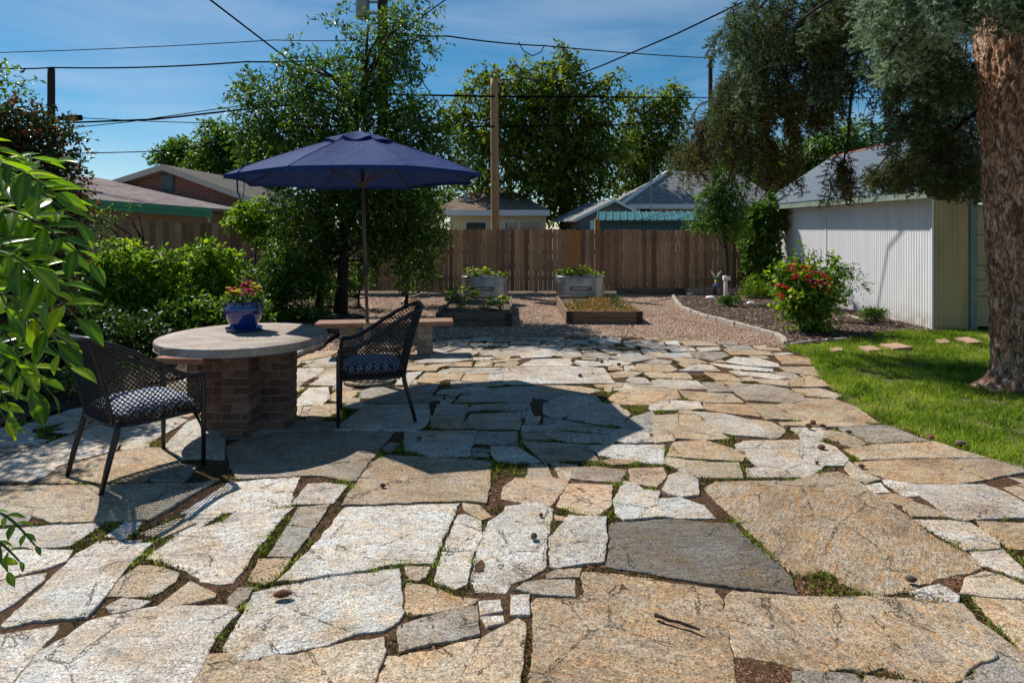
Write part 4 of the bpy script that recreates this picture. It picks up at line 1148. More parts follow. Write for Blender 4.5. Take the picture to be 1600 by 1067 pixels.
# ================================================================ parasol
m = mat('canopy_blue', (.028, .042, .20), .85, 0, .15); t = NT(m); v = t.coord()
t.color(t.mix(t.noise(v, 3, 4), (.012, .034, .13), (.020, .052, .185))); t.bump(t.noise(t.coord((1, 1, .4)), 4.5, 4, .6, .8), .55, .05)
tr = t.n('ShaderNodeBsdfTranslucent', {'Color': (.05, .07, .22, 1)}); mx_ = t.n('ShaderNodeMixShader', {0: .04, 1: t.b.outputs[0], 2: tr.outputs[0]}); t.t.links.new(mx_.outputs[0], t.t.nodes['Material Output'].inputs[0])
noisy('pole_bronze', (.07, .045, .033), (.13, .085, .06), 5, .45, .1)
noisy('base_resin', (.34, .26, .17), (.50, .40, .28), 14, .8, .3)
BX, BY = -1.50, 6.72
um = empty('parasol', (BX, BY, 0), 0, 'open navy blue octagonal parasol over the table', 'parasol')
PT = np.array([-.085, 0, 2.655]); CC = np.array([-.10, 0, 0]); RR = 1.315; ROT = R(9)
rimz = lambda x, y: 2.125 + .022 * x + .01 * -y
def canopy_pt(a, q, k, tt):
    a0 = ROT + math.pi / 8 + k * math.pi / 4; a1 = a0 + math.pi / 4
    p = np.array([math.cos(a0), math.sin(a0)]) * (1 - tt) + np.array([math.cos(a1), math.sin(a1)]) * tt
    sc_ = 1 - .035 * math.sin(math.pi * tt) * q
    x, y = p * RR * q * sc_
    rz_ = rimz(x / max(q, 1e-6), y / max(q, 1e-6))
    hq = (1 - q) * (1 + .22 * q)
    z = rz_ + (2.60 - rz_) * hq - .028 * math.sin(math.pi * tt) * math.sin(math.pi * min(1, q * 1.0)) + .012 * math.sin(math.pi * tt) * q ** 6
    return np.array([CC[0] + x, CC[1] + y, z])
def canopy(name, q0, q1, lift, nq, nt, par, fl=0, valance=.035):
    b = MB()
    for k in range(8):
        v = []; f = []
        for i in range(nq + 1):
            for j in range(nt + 1):
                q = q0 + (q1 - q0) * i / nq; p = canopy_pt(0, max(q, .02), k, j / nt)
                p[2] += lift + fl * math.sin(j / nt * math.pi * 2 + k * 1.7) * (i / nq) ** 3
                v.append(p)
        if valance:
            for j in range(nt + 1): p = v[nq * (nt + 1) + j].copy(); p[2] -= valance; v.append(p)
        rws = nq + (1 if valance else 0)
        for i in range(rws):
            for j in range(nt): a = i * (nt + 1) + j; f.append([a, a + nt + 1, a + nt + 2, a + 1])
        b.add(v, f)
    return b.build(name, M['canopy_blue'], par, angle=30)
cn = canopy('canopy', .0, 1.0, 0, 18, 14, um)
canopy('vent_flap', .0, .275, .028, 6, 14, cn, .012, .02)
b = MB(); b.tube([(0, 0, .02), tuple(PT * .999)], .019, 12); b.build('pole', M['pole_bronze'], um, smooth=True)
b = MB(); b.lathe([(.0, -.02), (.016, -.02), (.02, .0), (.012, .015), (.018, .03), (.01, .045), (.0, .05)], tuple(PT), 16); b.build('finial', M['pole_bronze'], um, smooth=True)
hub = np.array([-.07, 0, 2.06])
b = MB(); b.lathe([(.0, -.03), (.035, -.03), (.035, .03), (.0, .03)], tuple(hub), 16); b.build('hub', M['pole_bronze'], um)
b = MB(); b.lathe([(.0, -.03), (.035, -.03), (.035, .03), (.0, .03)], (-.082, 0, 2.545), 16); b.build('hub', M['pole_bronze'], um)
for k in range(8):
    b = MB()
    rim = canopy_pt(0, .985, k, 0); rib = [canopy_pt(0, q, k, 0) - np.array([0, 0, .016]) for q in np.linspace(.03, .985, 8)]
    b.tube(rib, .007, 6)
    mid = canopy_pt(0, .5, k, 0) - np.array([0, 0, .02]); b.tube([hub, mid], .006, 6)
    rb_ = b.build('rib', M['pole_bronze'], um)
    b = MB(); b.tube([canopy_pt(0, q, k, 0) + np.array([0, 0, .001]) for q in np.linspace(.29, .995, 12)], .006, 6, flat=.5); b.build('seam', M['canopy_blue'], cn)
b = MB(); b.lathe([(0, -.055), (.03, -.055), (.034, -.03), (.034, .03), (.028, .055), (0, .055)], (-.036, 0, 1.16), 16); b.tube([(-.036, -.03, 1.16), (-.036, -.07, 1.155), (-.03, -.075, 1.10)], .008, 6); b.build('crank', M['black_metal'], um)
b = MB(); p0 = canopy_pt(0, .97, 4, .15)
b.tube([p0 + np.array([.12, -.12, .05]), p0 + np.array([.0, -.04, -.02]), p0 + np.array([-.01, 0, -.18]), p0 + np.array([.03, .0, -.30]), p0 + np.array([.05, 0, -.18]), p0 + np.array([.05, 0, -.03])], .009, 6, flat=.35); b.build('tie_strap', M['canopy_blue'], um)
bs = empty('parasol_stand', (BX, BY, 0), 0, 'round rope-edged beige parasol base with a pole sleeve', 'parasol base')
b = MB(); b.lathe([(0, 0), (.25, 0), (.265, .015), (.262, .03), (.245, .04), (.22, .05), (.16, .062), (.06, .08), (.045, .085), (0, .085)], n=48); b.build('base_plate', M['base_resin'], bs, smooth=True)
for rr_, zz2 in ((.262, .022), (.232, .048), (.19, .06)):
    b = MB(); n = int(rr_ * 260)
    for s_ in (0, 1): b.tube([((rr_ + .007 * math.cos(k * 1.25 + s_ * 3.14)) * math.cos(2 * math.pi * k / n), (rr_ + .007 * math.cos(k * 1.25 + s_ * 3.14)) * math.sin(2 * math.pi * k / n), zz2 + .007 * math.sin(k * 1.25 + s_ * 3.14)) for k in range(n + 1)], .0085, 6, cap=False)
    b.build('rope_trim', M['base_resin'], bs, smooth=True)
b = MB(); b.tube([(-.004, 0, .08), (-.020, 0, .60)], .034, 16); b.tube([(-.020, 0, .595), (-.0205, 0, .615)], .038, 16); b.build('pole_sleeve', M['base_resin'], bs, angle=40)
um.location.z = .0

# ================================================================ utility poles and wires
def pole(px, ptop, Y, r, mt, label, pbase=None, lean=0):
    tp = P(px, ptop, Y); b = MB(); zs_ = np.linspace(0, tp.z, 24)
    x0 = tp.x
    e = empty('utility_pole', (x0, Y, 0), 0, label, 'utility pole')
    b.tube([(lean * (1 - z / tp.z) + .01 * noise.noise((z, 1, Y)), 0, z - .05) for z in zs_], [r * (1.12 - .14 * z / tp.z) for z in zs_], 14)
    b.build('pole_shaft', mt, e, smooth=True)
    return e, tp
pw, tpw = pole(772, 121, 16.9, .105, M['pole_wood'], 'bare honey-coloured wooden pole rising just behind the fence', lean=.05)
pl, tpl_ = pole(80, 105, 22, .115, M['pole_dark'], 'dark wooden pole above the green-trimmed roof')
pr, tpr = pole(1110, 88, 36, .12, M['pole_dark'], 'distant thin pole beside the hanging spruce boughs')
pt_, tpt = pole(598, -60, 18.5, .15, M['pole_dark'], 'tall pole with a grey transformer behind the ash tree')
b = MB(); tz = 1.6 + (357 - 28) * .0185
b.lathe([(0, 0), (.19, 0), (.20, .03), (.20, .62), (.21, .64), (.19, .70), (.08, .74), (0, .74)], (-.58, 0, tz), 24)
tf = b.build('transformer', M['grey_metal'], pt_, angle=40)
for dz_ in (.45, .12): b = MB(); b.box((-.28, 0, tz + dz_), (.30, .06, .06)); b.build('bracket', M['grey_metal'], tf)
for dx in (-.1, .1):
    b = MB(); b.lathe([(0, 0), (.03, 0), (.045, .05), (.025, .07), (.04, .11), (.02, .15), (0, .15)], (-.58 + dx, 0, tz + .72), 10)
    b.build('insulator', M['white_paint'], tf)
b = MB(); b.box((0, -.12, tpl_.z - 2.0), (.1, .08, .25)); b.tube([(.1, -.12, tpl_.z - 1.8), (.55, -.1, tpl_.z - 1.78)], .07, 8); b.tube([(.55, -.1, tpl_.z - 1.78), (1.1, -.1, tpl_.z - 1.76)], .1, 8)
b.build('splice_case', M['wire'], pl)
def wire(pts, r, label, sag=0.0):
    Q = [P(*p) for p in pts]; out = []
    for i in range(len(Q) - 1):
        for k in range(14):
            q = k / 14; p = Q[i].lerp(Q[i + 1], q); p.z -= sag * 4 * q * (1 - q); out.append(p)
    out.append(Q[-1]); b = MB(); b.tube(out, r, 5)
    o = b.build('utility_wire', M['wire'], None); tag(o, label, 'wire', 'overhead wires')
wire([(-60, 84, 21), (430, 63, 19), (620, 60, 18.5)], .014, 'thin uppermost wire crossing above the dark left pole', .05)
wire([(-60, 102, 22), (82, 106, 21.8), (385, 97, 20), (600, 85, 18.6)], .026, 'twisted cable resting on top of the dark left pole', .08)
wire([(84, 193, 21.9), (240, 187, 21), (385, 171, 20), (598, 150, 18.6)], .032, 'thick cable leaving the dark left pole at its splice case')
wire([(84, 203, 21.9), (200, 191, 21.4), (385, 164, 20), (598, 132, 18.6)], .016, 'thin wire crossing below the thick splice-case cable')
wire([(95, 183, 21.8), (235, 190, 21), (430, 196, 19.5), (598, 198, 18.6)], .014, 'nearly level thin wire from the splice case to the ash tree')
wire([(84, 241, 21.9), (240, 237, 23), (430, 220, 24)], .018, 'lowest wire on the left, in front of the far grove')
wire([(310, -14, 14), (430, 78, 17), (600, 200, 18.5)], .022, 'dark cable slanting down from the top edge into the ash tree')
wire([(715, -14, 15), (636, 44, 17.5), (600, 70, 18.5)], .016, 'short cable slanting up right of the ash crown')
wire([(600, 50, 18.5), (700, 57, 20), (850, 72, 24), (1110, 91, 36)], .026, 'upper cable running from the transformer pole to the distant pole', .05)
wire([(600, 148, 18.5), (770, 151, 16.75), (1110, 153, 36), (1700, 154, 34)], .028, 'level cable crossing the honey-coloured pole near its top')
wire([(600, 199, 18.5), (770, 198, 16.75), (1110, 192, 36), (1700, 196, 33)], .022, 'lower level cable crossing the honey-coloured pole')
wire([(1160, 4, 12), (1060, 52, 14), (940, 103, 16), (815, 150, 19)], .018, 'thin wire slanting down left from the spruce boughs')
wire([(640, 100, 18), (705, 192, 19), (740, 235, 22)], .016, 'short thin guy wire right of the ash crown')
wire([(810, 66, 22), (818, 80, 22), (832, 88, 22), (845, 82, 22), (850, 73, 22.5)], .018, 'drooping jumper loop hanging under the upper cable')

# ================================================================ neighbours' houses
def shingles(name, cols, sx=2.2, sy=7):
    m = mat(name, rough=.95, spec=.15); t = NT(m)
    uvn = t.n('ShaderNodeNewGeometry'); p = t.n('ShaderNodeSeparateXYZ', {0: uvn.outputs['Position']})
    v = t.n('ShaderNodeCombineXYZ', {0: t.math('ADD', p.outputs[0], t.math('MULTIPLY', p.outputs[1], .35)), 1: t.math('MULTIPLY', p.outputs[2], 2.4), 2: 0.0}).outputs[0]
    br = t.n('ShaderNodeTexBrick', {'Vector': v, 'Scale': 3.0, 'Mortar Size': .018, 'Color1': (*cols[0], 1), 'Color2': (*cols[1], 1), 'Mortar': (*[c * .35 for c in cols[0]], 1), 'Brick Width': .9, 'Row Height': .42})
    c = t.mix(1.0, br.outputs[0], t.ramp(t.noise(t.coord(obj=False), 5, 5), [(.3, .75), (.7, 1.2)]), 'MULTIPLY'); t.color(c); return m
shingles('shingle_brown', ((.17, .12, .09), (.25, .18, .135))); shingles('shingle_grey', ((.20, .20, .20), (.28, .28, .28))); shingles('shingle_purple', ((.19, .15, .15), (.27, .22, .21))); shingles('shingle_dark', ((.09, .085, .075), (.14, .13, .11)))
m = mat('red_brick', rough=.9, spec=.2); t = NT(m)
pz = t.n('ShaderNodeSeparateXYZ', {0: t.n('ShaderNodeNewGeometry').outputs['Position']})
v = t.n('ShaderNodeCombineXYZ', {0: t.math('ADD', pz.outputs[0], pz.outputs[1]), 1: pz.outputs[2], 2: 0.0}).outputs[0]
br = t.n('ShaderNodeTexBrick', {'Vector': v, 'Scale': 1.0, 'Mortar Size': .012, 'Color1': (.48, .14, .085, 1), 'Color2': (.30, .095, .065, 1), 'Mortar': (.50, .34, .28, 1), 'Brick Width': .24, 'Row Height': .085})
t.color(br.outputs[0]); t.bump(br.outputs['Fac'], -.3, .01)
m = mat('cream_siding', (.62, .56, .34), .7); t = NT(m)
zz3 = t.n('ShaderNodeSeparateXYZ', {0: t.n('ShaderNodeNewGeometry').outputs['Position']}).outputs[2]
t.bump(t.math('PINGPONG', t.math('MULTIPLY', zz3, 8.0), 1.0), .6, .02); t.color(t.ramp(t.math('FRACT', t.math('MULTIPLY', zz3, 8.0)), [(.0, (.45, .40, .22)), (.12, (.82, .74, .44))]))
m = mat('glass_dark', (.05, .07, .08), .08, 0, .8)
mat('trim_white', (.75, .73, .70), .6); mat('trim_green', (.03, .24, .12), .5); mat('stucco', (.38, .27, .17), .9); mat('trim_beige', (.62, .54, .44), .7)
mat('teal_metal', (.02, .11, .15), .5); noisy('teal_roof', (.02, .10, .12), (.045, .18, .20), 2, .5, 0); mat('grey_siding', (.15, .145, .14), .8)
def quad(b, *pts): b.add([tuple(p) for p in pts], [list(range(len(pts)))])
def slab(b, pts, t_=.08):
    """a roof plane with thickness"""
    n = len(pts); v = [tuple(p) for p in pts] + [(p[0], p[1], p[2] - t_) for p in map(tuple, pts)]
    b.add(v, [list(range(n)), list(range(2 * n - 1, n - 1, -1))] + [[(i + 1) % n, i, n + i, n + (i + 1) % n] for i in range(n)])
# red brick gable house
YB = 24.0
hb_ = empty('brick_house', (0, 0, 0), 0, 'red brick house end with a grey gable roof and louvred vent', 'house')
ap, el, er = P(253, 257, YB), P(150, 290, YB), P(440, 326, YB)
b = MB(); b.add([(el.x + .6, YB + .5, 0), (er.x - .6, YB + .5, 0), (er.x - .6, YB + .5, er.z), (ap.x, YB + .5, ap.z - .1), (el.x + .6, YB + .5, el.z)], [[0, 1, 2, 3, 4]])
b.add([(er.x - .6, YB + .5, 0), (er.x - .6, YB + 9, 0), (er.x - .6, YB + 9, er.z), (er.x - .6, YB + .5, er.z)], [[0, 1, 2, 3]]); b.build('wall', M['red_brick'], hb_)
bk = Vector((0, 9.5, 0)); sk = Vector((2.0, 6.0, 0))
b = MB(); slab(b, [ap, er, er + bk, ap + bk], .12); slab(b, [el, ap, ap + bk, el + bk], .12); b.build('roof', M['shingle_dark'], hb_)
b = MB()
for p0, p1 in ((el, ap), (ap, er)):
    d_ = (p1 - p0); nn_ = Vector((0, 0, -.22))
    b.add([p0 + Vector((0, -.03, .0)), p1 + Vector((0, -.03, .0)), p1 + nn_ + Vector((0, -.03, 0)), p0 + nn_ + Vector((0, -.03, 0))], [[3, 2, 1, 0]])
    b.add([p0 + nn_ + Vector((0, -.03, 0)), p1 + nn_ + Vector((0, -.03, 0)), p1 + nn_ + Vector((0, .5, 0)), p0 + nn_ + Vector((0, .5, 0))], [[3, 2, 1, 0]])
b.build('barge_board', M['trim_beige'], hb_)
a_, c_ = P(252, 272, YB + .45), P(272, 300, YB + .45)
b = MB(); b.box(((a_.x + c_.x) / 2, YB + .47, (a_.z + c_.z) / 2), (c_.x - a_.x, .06, a_.z - c_.z)); vt = b.build('vent', M['grey_siding'], hb_)
b = MB()
for k in range(12): b.box(((a_.x + c_.x) / 2, YB + .42, c_.z + .05 + k * (a_.z - c_.z - .1) / 11), (c_.x - a_.x - .08, .05, .022))
b.build('louvre', M['grey_metal'], vt)
# green-trimmed house
YG = 20.0
hg = empty('stucco_house', (0, 0, 0), 0, 'low stucco house with bright green gutters and brown shingles', 'house')
g0, g1, r0 = P(60, 303, YG - 1.5), P(328, 325, YG), P(90, 268, YG + 2.5)
rr0 = P(128, 275, YG + 3); back = Vector((1.5, 6, 0))
b = MB(); slab(b, [g0 + Vector((-2, -.3, .1)), g1, rr0, rr0 + Vector((-6, 0, .4))], .1); slab(b, [g1, g1 + Vector((-.5, 7, 0)), rr0 + Vector((0, 1, 0)), rr0], .1); b.build('roof', M['shingle_purple'], hg)
b = MB(); n_ = Vector((0, 0, -.26))
for dy, dz, hh_ in ((-.06, -.02, .13), (-.02, -.15, .15)):
    q0 = g0 + Vector((-2, -.3 + dy, .1 + dz)); q1 = g1 + Vector((.05, dy, dz)); hh2 = Vector((0, 0, -hh_))
    b.add([q0, q1, q1 + hh2, q0 + hh2, q0 + Vector((0, .1, 0)), q1 + Vector((0, .1, 0)), q1 + hh2 + Vector((0, .1, 0)), q0 + hh2 + Vector((0, .1, 0))], [[3, 2, 1, 0], [0, 1, 5, 4], [7, 6, 2, 3], [1, 2, 6, 5]])
b.build('gutter', M['trim_green'], hg)
b = MB(); w0 = g0 + Vector((-2, .6, 0)); w1 = g1 + Vector((-.9, .8, 0)); b.add([(w0.x, w0.y, 0), (w1.x, w1.y, 0), (w1.x, w1.y, w1.z - .1), (w0.x, w0.y, w1.z + .2)], [[0, 1, 2, 3]])
b.add([(w1.x, w1.y, 0), (w1.x - .5, w1.y + 6, 0), (w1.x - .5, w1.y + 6, w1.z - .1), (w1.x, w1.y, w1.z - .1)], [[0, 1, 2, 3]]); b.build('wall', M['stucco'], hg)
b = MB(); b.tube([g1 + Vector((-.1, .05, -.2)), g1 + Vector((-.15, .3, -.5)), g1 + Vector((-.55, .7, -.7)), (g1.x - .55, g1.y + .7, 0)], .045, 8); b.build('downpipe', M['trim_beige'], hg)
# cream house
YC = 28.0
hc = empty('cream_house', (0, 0, 0), 0, 'pale yellow clapboard house with a brown hip roof behind the wood pole', 'house')
x0, x1 = P(703, 0, YC).x, P(853, 0, YC).x; ez = P(0, 334, YC).z
b = MB(); b.box(((x0 + x1) / 2, YC + 3.5, ez / 2), (x1 - x0, 7, ez)); b.build('wall', M['cream_siding'], hc)
e0, e1 = P(672, 329, YC - .6), P(859, 329, YC - .6); rd0, rd1 = P(752, 293, YC + 3.4), P(792, 293, YC + 3.4); BK = Vector((0, 8, 0))
b = MB(); slab(b, [e0, e1, rd1, rd0]); slab(b, [e1, e1 + BK, rd1]); slab(b, [e0 + BK, e0, rd0]); slab(b, [e1 + BK, e0 + BK, rd0, rd1]); rfc = b.build('roof', M['shingle_brown'], hc)
b = MB(); b.tube([P(728, 320, YC + .7), P(728, 300, YC + .7)], .06, 8); b.tube([P(728, 312, YC + .7), P(728, 309, YC + .7)], .12, 8); b.build('vent_pipe', M['grey_metal'], rfc)
b = MB(); b.box(((e0.x + e1.x) / 2, YC - .62, e0.z - .1), (e1.x - e0.x, .1, .24)); b.box(((e0.x + e1.x) / 2, YC - .3, e0.z - .22), (e1.x - e0.x, .6, .03)); b.build('eave_trim', M['trim_white'], hc)
for k, (xa, xb, ya) in enumerate(((729, 759, 348), (813, 843, 347))):
    A, B_ = P(xa, ya, YC), P(xb, 380, YC); b = MB(); w = B_.x - A.x; h_ = A.z - B_.z
    b.box(((A.x + B_.x) / 2, YC - .02, (A.z + B_.z) / 2), (w + .16, .08, h_ + .16)); wn_ = b.build('window', M['trim_white'], hc)
    b = MB(); b.box(((A.x + B_.x) / 2, YC - .05, (A.z + B_.z) / 2), (w, .06, h_)); b.build('pane', M['glass_dark'], wn_)
A, B_ = P(784, 341, YC), P(806, 390, YC)
b = MB(); b.box(((A.x + B_.x) / 2, YC - .03, A.z / 2), (B_.x - A.x, .08, A.z)); dd = b.build('door', M['trim_white'], hc)
b = MB()
for k in range(3): b.box((A.x + .22 + k * .17, YC - .075, A.z - .38), (.13, .02, .35))
b.build('pane', M['glass_dark'], dd)
b = MB()
for xx in (693, 706): b.tube([P(xx, 334, YC - 1.2), P(xx, 400, YC - 1.2)], .04, 6)
for yy in (338, 346, 354): b.tube([P(680, yy + 6, YC - 1.2), P(707, yy, YC - 1.2)], .025, 6)
b.build('stair_railing', M['trim_beige'], hc)
# teal shed
YT = 19.0
hs_ = empty('teal_shed', (0, 0, 0), 0, 'low teal metal shed just beyond the fence', 'shed')
A, B_ = P(937, 343, YT), P(1092, 343, YT)
corrugated('wall', (A.x, YT, 0), (1, 0, 0), (0, 0, 1), (0, 1, 0), B_.x - A.x, lambda s: A.z, .12, .012, M['teal_metal'], hs_)
for xq in (B_.x - .03, A.x + .03): b = MB(); b.box((xq, YT + 1.2, A.z / 2), (.05, 2.3, A.z)); b.build('wall', M['teal_metal'], hs_)
r0_, r1_ = P(933, 344, YT - .25), P(1096, 344, YT - .25); t0_, t1_ = P(935, 331, YT + 1.6), P(1085, 331, YT + 1.6)
b = MB(); slab(b, [r0_, r1_, t1_, t0_], .03); slab(b, [t0_, t1_, t1_ + Vector((0, 2, -.6)), t0_ + Vector((0, 2, -.6))], .03)
for k in range(15):
    q = k / 14; b.tube([r0_.lerp(r1_, q) + Vector((0, 0, .02)), t0_.lerp(t1_, q) + Vector((0, 0, .02))], .02, 4)
b.build('roof', M['teal_roof'], hs_)
pq, _ = None, None
b = MB(); q = P(933, 342, 18.0); b.box((0, 0, q.z / 2), (.13, .13, q.z), bev=.01); o = b.build('timber_post', M['fence_repair']); o.location = (q.x, 18.0, 0)
tag(o, 'short orange timber post at the corner of the teal shed', 'post')
# grey gabled outbuilding
YS = 24.0
hq = empty('garden_outbuilding', (0, 0, 0), 0, 'small dark grey gabled outbuilding left of the teal shed', 'shed')
ap, l_, r_ = P(961, 311, YS), P(897, 343, YS), P(1000, 331, YS)
b = MB(); b.add([(l_.x + .2, YS + .2, 0), (r_.x - .2, YS + .2, 0), (r_.x - .2, YS + .2, r_.z), (ap.x, YS + .2, ap.z), (l_.x + .2, YS + .2, l_.z)], [[0, 1, 2, 3, 4]])
b.add([(l_.x + .2, YS + .2, 0), (l_.x + .2, YS + 4, 0), (l_.x + .2, YS + 4, l_.z), (l_.x + .2, YS + .2, l_.z)], [[3, 2, 1, 0]]); b.build('wall', M['grey_siding'], hq)
b = MB(); bk4 = Vector((-.6, 4, 0)); slab(b, [l_, ap, ap + bk4, l_ + bk4], .07); slab(b, [ap, r_, r_ + bk4, ap + bk4], .07); b.build('roof', M['shingle_grey'], hq)
b = MB()
for p0, p1 in ((l_, ap), (ap, r_)): n_ = Vector((0, 0, -.12)); o_ = Vector((0, -.03, .01)); b.add([p0 + o_, p1 + o_, p1 + n_ + o_, p0 + n_ + o_], [[3, 2, 1, 0]])
b.build('barge_board', M['trim_white'], hq)
b = MB(); A = P(912, 349, YS); b.box((A.x + .5, YS + .15, A.z - .3), (1.6, .04, .3)); b.build('window', M['glass_dark'], hq)
# grey house
YH = 27.0
hh4 = empty('grey_house', (0, 0, 0), 0, 'grey-shingled hip-roofed house partly hidden by spruce boughs', 'house')
A, B_ = P(972, 319, YH), P(1230, 322, YH + 1); T0, T1 = P(1046, 268, YH + 3), P(1150, 268, YH + 3.5)
b = MB(); slab(b, [A, B_, T1, T0], .1); slab(b, [A + Vector((-.2, 7, 0)), A, T0], .1); slab(b, [B_ + Vector((0, 7, 0)), A + Vector((-.2, 7, 0)), T0, T1], .1); slab(b, [B_, B_ + Vector((0, 7, 0)), T1], .1); b.build('roof', M['shingle_grey'], hh4)
b = MB(); b.tube([A + Vector((0, 0, .04)), T0 + Vector((0, 0, .04))], .09, 6); b.build('hip_cap', M['trim_white'], hh4)
b = MB(); b.add([(A.x + .5, YH + .5, 0), (B_.x, YH + 1.2, 0), (B_.x, YH + 1.2, B_.z), (A.x + .5, YH + .5, A.z)], [[0, 1, 2, 3]]); b.add([(A.x + .5, YH + .5, 0), (A.x + .5, YH + 6, 0), (A.x + .5, YH + 6, A.z), (A.x + .5, YH + .5, A.z)], [[3, 2, 1, 0]]); b.build('wall', M['trim_beige'], hh4)
b = MB(); q = P(1042, 324, YH); b.box((q.x, YH + .1, q.z), (3.2, .9, .10)); b.box((q.x, YH - .32, q.z + .02), (3.3, .05, .2)); b.build('awning', M['trim_white'], hh4)
b = MB()
for xx in (990, 1010): A_ = P(xx, 334, YH + .42); b.box((A_.x, YH + .44, A_.z), (.38, .05, .9))
b.build('window', M['glass_dark'], hh4)
b = MB(); q = P(1017, 270, 24); b.tube([(0, 0, 0), (0, 0, q.z)], .02, 6); b.tube([(0, 0, q.z), (.0, .0, q.z + .3)], .008, 5); o = b.build('antenna_mast', M['grey_metal']); o.location = (q.x, 24, 0); tag(o, 'thin metal antenna mast in front of the grey house', 'antenna')

# ================================================================ garden edging, blocks, small things
noisy('edging_stone', (.28, .24, .20), (.45, .40, .34), 14, .9, .5)
rg = random.Random(21)
def edging(name, path, label, w=.10, h=.06, seg=.28, mt='edging_stone'):
    b = MB()
    for i in range(len(path) - 1):
        a, c = path[i], path[i + 1]; L = math.dist(a, c); k = max(1, int(round(L / seg))); rz = math.atan2(c[1] - a[1], c[0] - a[0])
        for j in range(k):
            q = (j + .5) / k; b.box((a[0] + (c[0] - a[0]) * q + rg.uniform(-.008, .008), a[1] + (c[1] - a[1]) * q, h / 2 - .02 + rg.uniform(-.006, .006)), (L / k - .012, w, h + .04), rz=rz + rg.uniform(-.04, .04), bev=.012, r=rg.random())
    o = b.build(name, M[mt]); return tag(o, label, 'edging')
edging('stone_edging', EW, 'curved stone edging between the gravel and the bark mulch', .07, .045, .35)
edging('stone_edging', [G(1236, 540), G(1262, 536), G(1290, 534), G(1325, 532)], 'short stone edging between the lawn and the bark mulch', .05, .04, .6)
edging('stone_edging', [G(500, 536), G(486, 546), G(466, 553), G(448, 562)], 'rough rocks edging the planting bed behind the table', .14, .06, .25)
edging('stone_edging', [G(1292, 499), G(1330, 497), G(1356, 503)], 'half-buried stone edging beside the hollyhock', .05, .05, .4)
noisy('retaining_block', (.20, .14, .10), (.33, .25, .19), 12, .9, .5)
bx = [(1074, 1101, 450), (1101.5, 1115, 450), (1119, 1137, 450.5), (1137.5, 1151, 451), (1152, 1167, 451)]
labs = ['widest tan concrete block in the row along the fence', 'narrow tan block left of the garden spinner', 'brown block behind the white-painted sapling trunk', 'brown block between the white trunk and the last block', 'last dark brown block of the row, beside the vine']
for (a, c, yt), lb in zip(bx, labs):
    Y = 15.3; x0_, x1_ = (a - 800) * Y / F, (c - 800) * Y / F; b = MB(); zt = CAMZ - (yt - H) * Y / F
    b.box((0, 0, zt / 2 - .02), (x1_ - x0_, .25, zt + .02), bev=.015); o = b.build('retaining_block', M['retaining_block']); o.location = ((x0_ + x1_) / 2, Y + .12, 0); tag(o, lb, 'block', 'retaining blocks along the fence')
b = MB(); b.box((3.45, 15.75, .06), (1.75, .12, .14), bev=.01); o = b.build('timber_edging', M['bed_board']); tag(o, 'grey timber kickboard along the foot of the fence', 'edging')
# stepping stones
steps = [((1296, 548), (1314, 546.5), (1318, 551), (1301, 553)), ((1342, 545), (1364, 544), (1378, 550), (1356, 552)), ((1376, 541), (1402, 539.5), (1427, 546), (1396, 548.5)), ((1462, 534), (1478, 533), (1484, 538.5), (1466, 540)), ((1491, 531.5), (1512, 530), (1538, 538), (1514, 539.5))]
labs = ['smallest pink paver at the left end of the row in the lawn', 'pink paver second from the left in the lawn', 'broad pink paver in the middle of the row in the lawn', 'small pink paver nearest the shed corner', 'long pink paver in the grass beside the spruce trunk']
noisy('paver_pink', (.38, .22, .15), (.52, .34, .25), 20, .9, .4)
for q, lb in zip(steps, labs):
    w_ = [G(*p) for p in q]; w_ = w_ if area(w_) > 0 else w_[::-1]
    cx = sum(a for a, c in w_) / 4; cy = sum(c for a, c in w_) / 4
    b = MB(); b.prism(ragged([(a - cx, c - cy) for a, c in w_], .02, .08), -.02, .035); o = b.build('stepping_stone', M['paver_pink']); o.location = (cx, cy, 0); tag(o, lb, 'stepping stone', 'pink pavers set in the lawn')
# pine cones
noisy('cone_brown', (.14, .055, .028), (.34, .15, .075), 60, .8, .3); noisy('cone_grey', (.10, .07, .05), (.26, .19, .15), 60, .8, .3)
def cone_mesh(L, r, m_):
    b = MB(); rows = 11
    for k in range(rows):
        q = (k + .5) / rows; rr_ = r * math.sin(math.pi * min(1, .12 + q * .86)) ** .7; n = 8
        for j in range(n):
            a = 2 * math.pi * (j + .5 * (k % 2)) / n; x = -L / 2 + L * q
            c0 = np.array([x - L * .03, rr_ * .35 * math.cos(a), rr_ * .35 * math.sin(a)]); s_ = np.array([0, -math.sin(a), math.cos(a)]) * rr_ * .42
            tp = np.array([x + L * .07, rr_ * math.cos(a), rr_ * math.sin(a)]); b.add([c0 - s_ * .6, c0 + s_ * .6, tp + s_, tp - s_, tp + np.array([L * .04, 0, 0])], [[0, 1, 2, 3], [3, 2, 4]], rg.random())
    b.lathe([(r * .5, 0), (r * .5, .001)], (0, 0, 0), 6) if False else b.tube([(-L / 2, 0, 0), (0, 0, 0), (L / 2, 0, 0)], [r * .3, r * .5, r * .2], 8)
    return b
